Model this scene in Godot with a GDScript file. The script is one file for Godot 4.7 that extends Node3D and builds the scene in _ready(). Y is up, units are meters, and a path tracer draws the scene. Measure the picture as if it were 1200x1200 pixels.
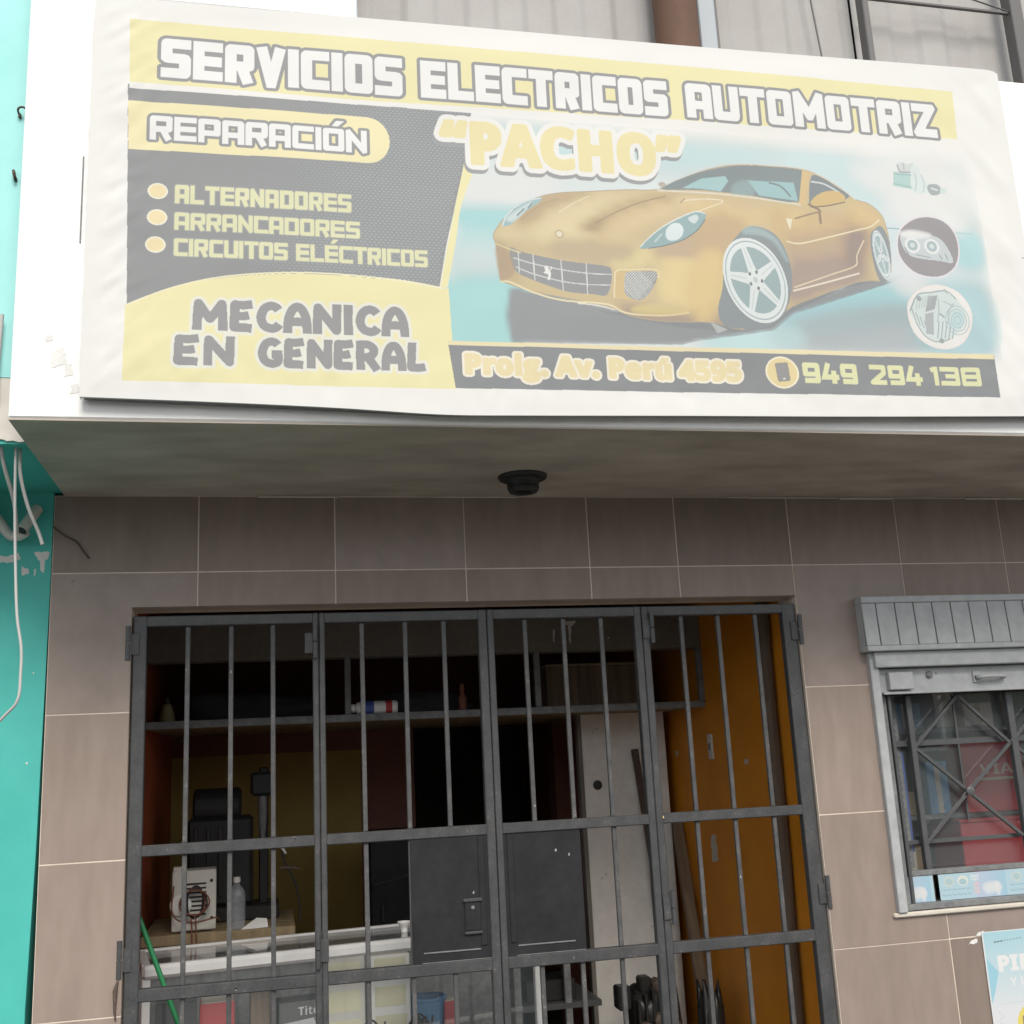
extends Node3D
# A street front: a workshop with a folding grille under a first-floor overhang that carries a faded vinyl banner.
# World: x right along the facade, y up, z towards the street; the tiled wall's face is z = 0.

const D := 0.817          # how far the first floor stands out over the pavement
const H := 2.519          # height of its underside
const FADE := 0.24         # how far the sun has bleached the printed inks towards the paper
const PRINT := 0.59        # faded inks reflect this share of the tone given for them
var TS
var rng := RandomNumberGenerator.new()
var taken := {}
var M := {}

func _ready():
	var cam := Camera3D.new(); cam.name = "camera"
	cam.position = Vector3(0.2347, 1.5968, 3.731)
	cam.rotation_degrees = Vector3(12.7635, -12.6833, -2.8736)
	cam.fov = 49.86; cam.near = 0.05; cam.far = 300.0
	add_child(cam); cam.current = true
	var env := Environment.new()
	env.background_mode = Environment.BG_SKY
	var sky := Sky.new(); var sm := ProceduralSkyMaterial.new()
	sm.sky_top_color = Color(0.80, 0.815, 0.83); sm.sky_horizon_color = Color(0.80, 0.81, 0.82)
	sm.ground_horizon_color = Color(0.42, 0.41, 0.40); sm.ground_bottom_color = Color(0.3, 0.3, 0.3)
	sm.sky_curve = 0.2; sm.sun_angle_max = 40.0
	sky.sky_material = sm; env.sky = sky
	env.tonemap_mode = Environment.TONE_MAPPER_LINEAR
	env.tonemap_exposure = 2.95
	env.sdfgi_enabled = true; env.ssao_enabled = true; env.ssil_enabled = true
	var we := WorldEnvironment.new(); we.name = "world_environment"; we.environment = env; add_child(we)
	var sun := DirectionalLight3D.new(); sun.name = "sun"
	sun.rotation_degrees = Vector3(-42, 4, 0)
	sun.light_energy = 0.36; sun.light_angular_distance = 24.0; sun.light_color = Color(1.0, 0.975, 0.94); sun.shadow_enabled = true
	add_child(sun)
	rng.seed = 7
	TS = TextServerManager.get_primary_interface()
	make_materials()
	build_ground()
	build_neighbour()
	build_shop()
	build_street_side()
	build_banner()
	build_lamp()
	build_gate()
	build_window()
	build_interior()
	build_cables()
	build_poster()

# ---------------------------------------------------------------- nodes
func numbered(n: String) -> String:
	if not taken.has(n):
		taken[n] = 0
		return n
	taken[n] += 1
	return "%s_%03d" % [n, taken[n]]

func thing(called: String, label: String, category: String, at := Vector3.ZERO, turn := 0.0, group := "") -> Node3D:
	var o := Node3D.new(); o.name = numbered(called); add_child(o)
	o.position = at; o.rotation.y = turn
	tag(o, label, category, group)
	return o

func tag(o, label: String, category: String, group := ""):
	o.set_meta("label", label); o.set_meta("category", category)
	if group != "": o.set_meta("group", group)

func obj(called: String, g, m: Material, parent = null, at := Vector3.ZERO) -> MeshInstance3D:
	var o := MeshInstance3D.new()
	if g is SurfaceTool:
		o.mesh = done(g)
	else:
		o.mesh = g
	o.material_override = m
	o.position = at
	if parent == null:
		o.name = numbered(called); add_child(o)
	else:
		o.name = called; parent.add_child(o, true)
	return o

func done(st: SurfaceTool) -> ArrayMesh:
	return st.commit()

func struct(called: String, g, m: Material) -> MeshInstance3D:
	var o := obj(called, g, m); o.set_meta("kind", "structure"); return o

# ---------------------------------------------------------------- shapes
func mb() -> SurfaceTool:
	var st := SurfaceTool.new(); st.begin(Mesh.PRIMITIVE_TRIANGLES); return st

func tri(st: SurfaceTool, a: Vector3, b: Vector3, c: Vector3, out: Vector3):
	# winds the face clockwise as seen from the side `out` points to
	var n := (b - a).cross(c - a)
	if n.length_squared() < 1e-16: return
	n = n.normalized()
	if n.dot(out) > 0.0:
		var t := b; b = c; c = t
	else:
		n = -n
	for p in [a, b, c]:
		st.set_normal(n); st.set_uv(Vector2(p.x, -p.y)); st.add_vertex(p)

func quad(st: SurfaceTool, a: Vector3, b: Vector3, c: Vector3, d: Vector3, out: Vector3):
	tri(st, a, b, c, out); tri(st, a, c, d, out)

func hull_box(st: SurfaceTool, lo: Vector3, hi: Vector3, c := 0.0, xf := Transform3D.IDENTITY):
	# a box with chamfered edges
	var ctr := (lo + hi) * 0.5; var h := (hi - lo) * 0.5
	c = min(c, min(h.x, min(h.y, h.z)) * 0.9)
	for ax in 3:
		for s in [-1.0, 1.0]:
			var u := (ax + 1) % 3; var v := (ax + 2) % 3
			var p := []
			for k in [[-1, -1], [1, -1], [1, 1], [-1, 1]]:
				var q := Vector3.ZERO
				q[ax] = s * h[ax]; q[u] = k[0] * (h[u] - c); q[v] = k[1] * (h[v] - c)
				p.append(xf * (ctr + q))
			var o := Vector3.ZERO; o[ax] = s
			quad(st, p[0], p[1], p[2], p[3], xf.basis * o)
	if c <= 0.0: return
	for ax in 3:
		var u := (ax + 1) % 3; var v := (ax + 2) % 3
		for k in [[-1, -1], [1, -1], [1, 1], [-1, 1]]:
			var p := []
			for e in [[-1, 0], [1, 0], [1, 1], [-1, 1]]:
				var q := Vector3.ZERO
				q[ax] = e[0] * (h[ax] - c)
				q[u] = k[0] * (h[u] - (c if e[1] == 0 else 0.0)); q[v] = k[1] * (h[v] - (0.0 if e[1] == 0 else c))
				p.append(xf * (ctr + q))
			var o := Vector3.ZERO; o[u] = k[0]; o[v] = k[1]
			quad(st, p[0], p[1], p[2], p[3], xf.basis * o)
	for sx in [-1, 1]:
		for sy in [-1, 1]:
			for sz in [-1, 1]:
				var s := Vector3(sx, sy, sz)
				var a := Vector3(h.x, h.y - c, h.z - c) * s; var b := Vector3(h.x - c, h.y, h.z - c) * s; var d := Vector3(h.x - c, h.y - c, h.z) * s
				tri(st, xf * (ctr + a), xf * (ctr + b), xf * (ctr + d), xf.basis * s)

func bx(x0, x1, y0, y1, z0, z1, c := 0.0) -> SurfaceTool:
	var st := mb(); hull_box(st, Vector3(x0, y0, z0), Vector3(x1, y1, z1), c); return st

func add_bx(st, x0, x1, y0, y1, z0, z1, c := 0.0):
	hull_box(st, Vector3(x0, y0, z0), Vector3(x1, y1, z1), c)

func frame_of(d: Vector3) -> Basis:
	var y := d.normalized(); var x := y.cross(Vector3(0, 0, 1))
	if x.length() < 0.05: x = y.cross(Vector3(1, 0, 0))
	x = x.normalized(); return Basis(x, y, x.cross(y))

func beam(st: SurfaceTool, a: Vector3, b: Vector3, w: float, t: float, c := 0.002):
	# a bar of rectangular section from a to b
	var xf := Transform3D(frame_of(b - a), (a + b) * 0.5); var l := (b - a).length() * 0.5
	hull_box(st, Vector3(-w / 2, -l, -t / 2), Vector3(w / 2, l, t / 2), c, xf)

func tube(st: SurfaceTool, path: Array, r, n := 10, caps := true):
	# r: one radius or one for each point
	var rings := []
	for i in path.size():
		var d: Vector3 = path[min(i + 1, path.size() - 1)] - path[max(i - 1, 0)]
		var f := frame_of(d); var rr: float = r[i] if r is Array else r
		var ring := []
		for k in n:
			var a := TAU * k / n
			ring.append([path[i] + (f.x * cos(a) + f.z * sin(a)) * rr, f.x * cos(a) + f.z * sin(a)])
		rings.append(ring)
	for i in rings.size() - 1:
		for k in n:
			var q := [rings[i][k], rings[i][(k + 1) % n], rings[i + 1][(k + 1) % n], rings[i + 1][k]]
			for t in [[0, 1, 2], [0, 2, 3]]:
				var vs := [q[t[0]], q[t[1]], q[t[2]]]
				if (vs[1][0] - vs[0][0]).cross(vs[2][0] - vs[0][0]).dot(q[0][1] + q[2][1]) > 0.0: vs = [vs[0], vs[2], vs[1]]
				for w in vs:
					st.set_normal(w[1]); st.set_uv(Vector2(w[0].x, -w[0].y)); st.add_vertex(w[0])
	if caps:
		for e in [0, rings.size() - 1]:
			var out: Vector3 = (path[0] - path[1]) if e == 0 else (path[-1] - path[-2])
			for k in n: tri(st, path[e], rings[e][k][0], rings[e][(k + 1) % n][0], out)

func lathe(st: SurfaceTool, prof: Array, n := 24, at := Vector3.ZERO, turn := Basis.IDENTITY):
	# prof: Vector2(radius, height) from bottom to top
	for i in prof.size() - 1:
		for k in n:
			var a := TAU * k / n; var b := TAU * (k + 1) / n
			var p := []
			for e in [[i, a], [i, b], [i + 1, b], [i + 1, a]]:
				p.append(at + turn * Vector3(prof[e[0]].x * cos(e[1]), prof[e[0]].y, prof[e[0]].x * sin(e[1])))
			var dr: Vector2 = prof[i + 1] - prof[i]
			var o := Vector3(cos((a + b) / 2) * dr.y, -dr.x, sin((a + b) / 2) * dr.y)
			if p[0].distance_to(p[1]) < 1e-6: tri(st, p[0], p[2], p[3], turn * o)
			elif p[2].distance_to(p[3]) < 1e-6: tri(st, p[0], p[1], p[2], turn * o)
			else: quad(st, p[0], p[1], p[2], p[3], turn * o)

func curve(pts: Array, n := 6) -> Array:
	# Catmull-Rom through the points
	var r := []
	for i in pts.size() - 1:
		var a = pts[max(i - 1, 0)]; var b = pts[i]; var c = pts[i + 1]; var d = pts[min(i + 2, pts.size() - 1)]
		for k in n:
			var t := float(k) / n
			r.append(0.5 * ((2.0 * b) + (c - a) * t + (2.0 * a - 5.0 * b + 4.0 * c - d) * t * t + (3.0 * b - a - 3.0 * c + d) * t * t * t))
	r.append(pts[-1]); return r

# ---------------------------------------------------------------- materials
func noise(sd: int, freq: float, oct := 4, w := 256, h := 256) -> Image:
	var f := FastNoiseLite.new(); f.seed = sd; f.frequency = freq; f.fractal_octaves = oct
	f.noise_type = FastNoiseLite.TYPE_SIMPLEX_SMOOTH
	var im := f.get_seamless_image(w, h); im.convert(Image.FORMAT_L8); return im

func mix_tex(coarse: Image, fine: Image, share: float, dark: Color, light: Color, spots := 0.0, spot_col := Color.BLACK, gain := 1.0) -> ImageTexture:
	# colours here are sRGB
	var w := coarse.get_width(); var h := coarse.get_height()
	fine.resize(w, h)
	var a := coarse.get_data(); var b := fine.get_data()
	var out := PackedByteArray(); out.resize(w * h * 3)
	for i in w * h:
		var t := clampf(((a[i] * share + b[i] * (1.0 - share)) / 255.0 - 0.5) * gain + 0.5, 0.0, 1.0)
		var c := dark.lerp(light, t)
		if spots > 0.0:
			var s := clampf((b[i] / 255.0 * 0.6 + a[i] / 255.0 * 0.4 - 1.0 + spots) * 7.0, 0.0, 1.0)
			c = c.lerp(spot_col, s)
		out[i * 3] = int(c.r * 255.0); out[i * 3 + 1] = int(c.g * 255.0); out[i * 3 + 2] = int(c.b * 255.0)
	var im := Image.create_from_data(w, h, false, Image.FORMAT_RGB8, out); im.generate_mipmaps()
	return ImageTexture.create_from_image(im)

func S(r: float, g: float, b: float) -> Color:   # a linear base colour as sRGB
	return Color(r, g, b).linear_to_srgb()

func plain(c: Color, rough := 0.7, metal := 0.0) -> StandardMaterial3D:
	var m := StandardMaterial3D.new(); m.albedo_color = c; m.roughness = rough; m.metallic = metal; return m

func worn(tex: Texture2D, scale: float, rough := 0.7, metal := 0.0, stretch := Vector3.ONE) -> StandardMaterial3D:
	var m := StandardMaterial3D.new(); m.albedo_texture = tex; m.roughness = rough; m.metallic = metal
	m.uv1_triplanar = true; m.uv1_world_triplanar = true; m.uv1_scale = stretch * scale
	return m

func bumpy(m: StandardMaterial3D, im: Image, cm: float) -> StandardMaterial3D:
	m.heightmap_enabled = true; m.heightmap_texture = ImageTexture.create_from_image(im); m.heightmap_scale = cm; return m

func make_materials():
	var n1 := noise(1, 0.012, 5); var n2 := noise(2, 0.05, 4); var n3 := noise(3, 0.02, 5); var n4 := noise(4, 0.14, 3)
	# porcelain tile: streaks that run up the tile
	var st_a := noise(11, 0.03, 4, 256, 32); st_a.resize(256, 256, Image.INTERPOLATE_CUBIC)
	var st_b := noise(12, 0.09, 3, 256, 64); st_b.resize(256, 256, Image.INTERPOLATE_CUBIC)
	var tile_tex := mix_tex(st_a, st_b, 0.55, S(0.215, 0.170, 0.146), S(0.275, 0.222, 0.194), 0.0, Color.BLACK, 1.1)
	M.tile = []
	for k in 5:
		var m := worn(tile_tex, 0.9, 0.42); m.uv1_offset = Vector3(k * 0.37, k * 0.21, k * 0.13)
		var v := [1.0, 0.95, 1.04, 0.98, 0.92][k] as float
		m.albedo_color = Color(v, v, v * 0.995); m.metallic_specular = 0.35; M.tile.append(m)
	var stain_tex := mix_tex(st_a, noise(13, 0.045, 4), 0.45, S(0.21, 0.166, 0.143), S(0.272, 0.22, 0.192), 0.2, S(0.155, 0.122, 0.105), 1.1)
	var scuff_tex := mix_tex(st_a, noise(14, 0.06, 4), 0.5, S(0.215, 0.170, 0.146), S(0.275, 0.222, 0.194), 0.16, S(0.34, 0.29, 0.26), 1.1)
	for k in 2:
		var m := worn(stain_tex if k == 0 else scuff_tex, 0.9, 0.45); m.uv1_offset = Vector3(0.31 + k * 0.4, 0.55 + k * 0.3, 0.2); M.tile.append(m)
	M.grout = worn(mix_tex(n1, n4.duplicate(), 0.5, S(0.50, 0.42, 0.35), S(0.70, 0.61, 0.52)), 1.5, 0.9)
	M.plaster = bumpy(worn(mix_tex(n1, n2.duplicate(), 0.6, S(0.70, 0.695, 0.68), S(0.83, 0.83, 0.82), 0.2, S(0.30, 0.28, 0.25)), 0.8, 0.75), noise(21, 0.06, 4), 0.25)
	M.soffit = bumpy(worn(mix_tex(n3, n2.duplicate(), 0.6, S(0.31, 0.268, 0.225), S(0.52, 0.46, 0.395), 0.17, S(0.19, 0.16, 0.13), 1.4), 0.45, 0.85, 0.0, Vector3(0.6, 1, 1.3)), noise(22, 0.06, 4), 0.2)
	M.gate = worn(mix_tex(n3, n4.duplicate(), 0.5, S(0.034, 0.035, 0.037), S(0.070, 0.070, 0.073), 0.26, S(0.155, 0.14, 0.125), 1.5), 2.1, 0.45)
	M.bar = worn(mix_tex(n3, n4.duplicate(), 0.6, S(0.042, 0.043, 0.046), S(0.10, 0.099, 0.098), 0.3, S(0.19, 0.18, 0.17), 1.5), 1.9, 0.5)
	M.sheet = worn(mix_tex(n1, n2.duplicate(), 0.6, S(0.015, 0.015, 0.017), S(0.027, 0.0275, 0.031), 0.16, S(0.075, 0.075, 0.075)), 2.2, 0.55); M.sheet.metallic_specular = 0.3
	M.scratch = plain(S(0.30, 0.30, 0.30), 0.6)
	M.soot = worn(mix_tex(n3, n4.duplicate(), 0.6, S(0.008, 0.008, 0.009), S(0.02, 0.02, 0.021)), 3.0, 0.6)
	M.black = plain(S(0.012, 0.012, 0.013), 0.5)
	M.blackgloss = plain(S(0.01, 0.01, 0.012), 0.3)
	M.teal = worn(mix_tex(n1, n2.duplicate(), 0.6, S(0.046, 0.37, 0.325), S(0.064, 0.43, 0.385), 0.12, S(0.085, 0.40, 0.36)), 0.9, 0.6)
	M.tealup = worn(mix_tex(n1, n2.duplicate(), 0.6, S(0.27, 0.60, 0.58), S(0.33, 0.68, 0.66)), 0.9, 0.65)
	M.cream = worn(mix_tex(n1, n2.duplicate(), 0.5, S(0.50, 0.47, 0.42), S(0.66, 0.63, 0.58), 0.15, S(0.33, 0.31, 0.28)), 1.3, 0.85)
	M.flake = worn(mix_tex(n1, n4.duplicate(), 0.5, S(0.5, 0.5, 0.48), S(0.7, 0.7, 0.68)), 4.0, 0.9)
	M.greymetal = worn(mix_tex(n3, n2.duplicate(), 0.6, S(0.29, 0.30, 0.31), S(0.40, 0.412, 0.42), 0.2, S(0.135, 0.125, 0.112), 1.3), 1.8, 0.45)
	M.greyold = worn(mix_tex(n3, n2.duplicate(), 0.6, S(0.10, 0.105, 0.108), S(0.22, 0.225, 0.225), 0.2, S(0.34, 0.35, 0.35), 1.3), 2.6, 0.5)
	M.grille = worn(mix_tex(n3, n4.duplicate(), 0.5, S(0.05, 0.052, 0.055), S(0.085, 0.087, 0.09), 0.12, S(0.16, 0.16, 0.16)), 2.6, 0.45)
	M.sill = worn(mix_tex(n3, n4.duplicate(), 0.5, S(0.42, 0.38, 0.32), S(0.58, 0.54, 0.47), 0.15, S(0.25, 0.22, 0.19)), 2.0, 0.85)
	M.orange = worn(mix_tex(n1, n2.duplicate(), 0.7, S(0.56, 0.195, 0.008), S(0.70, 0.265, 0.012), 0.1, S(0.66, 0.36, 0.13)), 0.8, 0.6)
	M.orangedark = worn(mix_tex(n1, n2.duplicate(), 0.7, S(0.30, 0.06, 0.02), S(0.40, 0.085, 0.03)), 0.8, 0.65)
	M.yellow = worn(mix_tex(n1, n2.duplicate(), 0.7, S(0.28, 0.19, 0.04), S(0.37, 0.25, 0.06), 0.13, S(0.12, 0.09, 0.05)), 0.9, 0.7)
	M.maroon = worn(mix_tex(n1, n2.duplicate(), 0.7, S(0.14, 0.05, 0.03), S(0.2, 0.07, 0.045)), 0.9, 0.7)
	M.concrete = bumpy(worn(mix_tex(n1, n4.duplicate(), 0.6, S(0.09, 0.083, 0.074), S(0.155, 0.145, 0.13), 0.15, S(0.065, 0.06, 0.055)), 0.5, 0.9), noise(23, 0.1, 4), 0.2)
	M.beam = worn(mix_tex(n1, n4.duplicate(), 0.6, S(0.13, 0.12, 0.105), S(0.22, 0.20, 0.175), 0.17, S(0.34, 0.32, 0.28)), 0.9, 0.9)
	M.asphalt = worn(mix_tex(n2.duplicate(), n4.duplicate(), 0.4, S(0.045, 0.044, 0.042), S(0.075, 0.073, 0.069)), 0.6, 0.9)
	var gr := noise(31, 0.03, 4, 256, 16); gr.resize(256, 256, Image.INTERPOLATE_CUBIC)
	M.wood = worn(mix_tex(gr, n4.duplicate(), 0.7, S(0.10, 0.065, 0.04), S(0.24, 0.17, 0.11), 0.12, S(0.05, 0.035, 0.025), 1.3), 2.5, 0.7)
	M.darkwood = worn(mix_tex(gr, n4.duplicate(), 0.7, S(0.045, 0.028, 0.018), S(0.15, 0.105, 0.07), 0.14, S(0.22, 0.17, 0.12), 1.3), 2.5, 0.75)
	M.palewood = worn(mix_tex(gr, n4.duplicate(), 0.7, S(0.20, 0.15, 0.085), S(0.34, 0.26, 0.15), 0.14, S(0.08, 0.06, 0.04), 1.3), 2.5, 0.75)
	M.board = worn(mix_tex(n1, n2.duplicate(), 0.6, S(0.62, 0.60, 0.56), S(0.78, 0.76, 0.72), 0.22, S(0.30, 0.275, 0.25), 1.2), 1.5, 0.6)
	M.alu = worn(mix_tex(n1, n4.duplicate(), 0.6, S(0.58, 0.58, 0.58), S(0.70, 0.70, 0.70)), 2.0, 0.35)
	M.rust = worn(mix_tex(n2.duplicate(), n4.duplicate(), 0.5, S(0.05, 0.035, 0.028), S(0.14, 0.10, 0.075), 0.2, S(0.25, 0.22, 0.19), 1.4), 4.0, 0.7, 0.2)
	M.grease = worn(mix_tex(n2.duplicate(), n4.duplicate(), 0.5, S(0.012, 0.012, 0.012), S(0.05, 0.048, 0.045), 0.2, S(0.2, 0.19, 0.18), 1.3), 5.0, 0.4, 0.3)
	M.shade = plain(S(0.03, 0.03, 0.034), 0.9)
	M.brownpost = worn(mix_tex(gr, n4.duplicate(), 0.6, S(0.075, 0.036, 0.02), S(0.12, 0.062, 0.036)), 1.4, 0.75)
	M.frame2 = plain(S(0.28, 0.31, 0.335), 0.4)
	M.darkframe = plain(S(0.085, 0.08, 0.078), 0.5)
	M.cladding = worn(mix_tex(n1, n4.duplicate(), 0.6, S(0.29, 0.275, 0.262), S(0.335, 0.325, 0.315), 0.1, S(0.26, 0.243, 0.23)), 1.3, 0.7)
	M.pvc = plain(S(0.52, 0.50, 0.47), 0.5)
	M.cable = plain(S(0.42, 0.41, 0.40), 0.6)
	M.white = plain(S(0.72, 0.72, 0.70), 0.5)
	M.offwhite = plain(S(0.55, 0.54, 0.50), 0.55)
	M.red = plain(S(0.42, 0.035, 0.04), 0.5)
	M.blue = plain(S(0.10, 0.24, 0.42), 0.5)
	M.deepblue = plain(S(0.05, 0.09, 0.33), 0.5)
	M.green = plain(S(0.02, 0.18, 0.07), 0.35)
	M.glass = plain(Color(0.75, 0.80, 0.82, 0.05), 0.02); M.glass.transparency = BaseMaterial3D.TRANSPARENCY_ALPHA
	M.bottleglass = plain(Color(0.85, 0.88, 0.92, 0.17), 0.12); M.bottleglass.transparency = BaseMaterial3D.TRANSPARENCY_ALPHA

# ---------------------------------------------------------------- setting
func build_ground():
	struct("road", bx(-60, 60, -0.4, -0.14, 2.4, 14.4), M.asphalt)
	struct("ground", bx(-120, 120, -0.8, -0.41, -120, 120), M.concrete)
	struct("pavement", bx(-60, 60, -0.4, 0.0, -0.0, 2.25), M.concrete)
	struct("kerb", bx(-60, 60, -0.4, 0.004, 2.252, 2.398, 0.02), M.cream)
	struct("far_pavement", bx(-60, 60, -0.4, 0.0, 14.402, 16.2, 0.02), M.concrete)

func flat_patch(pts: Array, z: float, thick: float, st: SurfaceTool):
	# a thin slab with the outline pts (x, y), standing on the plane z
	var poly := PackedVector2Array(pts)
	var idx := Geometry2D.triangulate_polygon(poly)
	for i in range(0, idx.size(), 3):
		var p := []
		for k in 3: p.append(Vector3(poly[idx[i + k]].x, poly[idx[i + k]].y, z + thick))
		tri(st, p[0], p[1], p[2], Vector3(0, 0, 1))
	for i in poly.size():
		var a := poly[i]; var b := poly[(i + 1) % poly.size()]
		var e := (b - a).normalized(); var o := Vector3(e.y, -e.x, 0)
		if not Geometry2D.is_polygon_clockwise(poly): o = o
		else: o = -o
		quad(st, Vector3(a.x, a.y, z), Vector3(b.x, b.y, z), Vector3(b.x, b.y, z + thick), Vector3(a.x, a.y, z + thick), o)

func ragged(pts: Array, amp: float, sd: int) -> Array:
	var r := RandomNumberGenerator.new(); r.seed = sd
	var out := []
	for i in pts.size():
		var a: Vector2 = pts[i]; var b: Vector2 = pts[(i + 1) % pts.size()]
		var n := int(max(1.0, a.distance_to(b) / (amp * 2.2)))
		for k in n:
			out.append(a.lerp(b, float(k) / n) + Vector2(r.randf_range(-amp, amp), r.randf_range(-amp, amp)) * (0.5 if k == 0 else 1.0))
	return out

func build_neighbour():
	var t := thing("neighbour_building", "turquoise painted building with jutting upper floor at left edge", "building", Vector3(-0.46, 0, 0))
	var o := -t.position
	# lower wall: its edge against the tiles is not quite straight
	var st := mb()
	flat_patch([Vector2(-6, -0.1), Vector2(-0.476, -0.1), Vector2(-0.476, 0.95), Vector2(-0.4655, 1.4), Vector2(-0.4605, 1.9), Vector2(-0.458, 2.2), Vector2(-0.4575, 2.5295), Vector2(-6, 2.5295)], -0.25, 0.246, st)
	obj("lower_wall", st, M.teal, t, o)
	var uw0 := bx(-6, -0.4305, 2.722, 6.2, 0.3, 0.565); add_bx(uw0, -6, -0.431, 2.546, 2.7218, 0.3, 0.5565)
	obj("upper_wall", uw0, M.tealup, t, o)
	var b := mb()
	flat_patch([Vector2(-6, 2.7215), Vector2(-0.431, 2.7215)] + [Vector2(-0.431, 2.5365)] + ragged([Vector2(-0.44, 2.5365), Vector2(-1.4, 2.538)], 0.006, 4).slice(0, 60) + [Vector2(-6, 2.54)], 0.557, 0.0062, b)
	obj("bare_beam", b, M.cream, t, o)
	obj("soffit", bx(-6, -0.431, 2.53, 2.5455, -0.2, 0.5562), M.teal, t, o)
	obj("shell", bx(-6, -0.48, -0.1, 6.2, -5, -0.252), M.concrete, t, o)
	# bare patches where the paint has come off
	var k := 0
	for p in [[Vector2(-0.51, 2.331), Vector2(-0.464, 2.332), Vector2(-0.467, 2.312), Vector2(-0.477, 2.30), Vector2(-0.478, 2.262), Vector2(-0.487, 2.268), Vector2(-0.492, 2.30), Vector2(-0.503, 2.318)],
		[Vector2(-0.64, 2.325), Vector2(-0.595, 2.318), Vector2(-0.556, 2.33), Vector2(-0.55, 2.312), Vector2(-0.575, 2.298), Vector2(-0.63, 2.30)],
		[Vector2(-0.547, 2.292), Vector2(-0.535, 2.278), Vector2(-0.523, 2.277), Vector2(-0.525, 2.262), Vector2(-0.545, 2.255)],
		[Vector2(-0.508, 2.275), Vector2(-0.502, 2.276), Vector2(-0.504, 2.252), Vector2(-0.509, 2.255)],
		[Vector2(-0.497, 1.945), Vector2(-0.493, 1.946), Vector2(-0.493, 1.940), Vector2(-0.497, 1.940)],
		[Vector2(-0.505, 1.668), Vector2(-0.50, 1.67), Vector2(-0.50, 1.663), Vector2(-0.506, 1.662)]]:
		var f := mb(); flat_patch(ragged(p, 0.0022, 40 + k), -0.004, 0.0015, f); k += 1
		obj("bare_patch", f, M.flake, t, o)
	# bent iron hooks left in the upper wall
	var hk := thing("iron_hook", "bent iron hook on turquoise wall, upper of two", "hook", Vector3(-0.484, 3.55, 0.565), 0.0, "hooks in the turquoise wall")
	var s2 := mb(); tube(s2, curve([Vector3(-0.012, -0.004, -0.01), Vector3(-0.013, 0.004, 0.02), Vector3(-0.002, 0.010, 0.026), Vector3(0.010, 0.006, 0.024), Vector3(0.013, -0.004, 0.02)]), 0.0032, 8)
	obj("wire", s2, M.rust, hk)
	obj("nail", bx(-0.013, -0.006, -0.014, -0.002, -0.01, 0.012, 0.001), M.rust, hk)
	var hk2 := thing("iron_hook", "stub of iron anchor on turquoise wall below bent hook", "hook", Vector3(-0.498, 3.345, 0.565), 0.0, "hooks in the turquoise wall")
	var s3 := mb(); tube(s3, curve([Vector3(-0.004, 0.012, -0.01), Vector3(-0.003, 0.012, 0.014), Vector3(0.0, 0.0, 0.024), Vector3(0.003, -0.012, 0.018)]), 0.0042, 8)
	obj("wire", s3, M.rust, hk2)
	obj("nail", bx(-0.002, 0.006, -0.016, -0.006, -0.01, 0.016, 0.001), M.rust, hk2)

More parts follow.
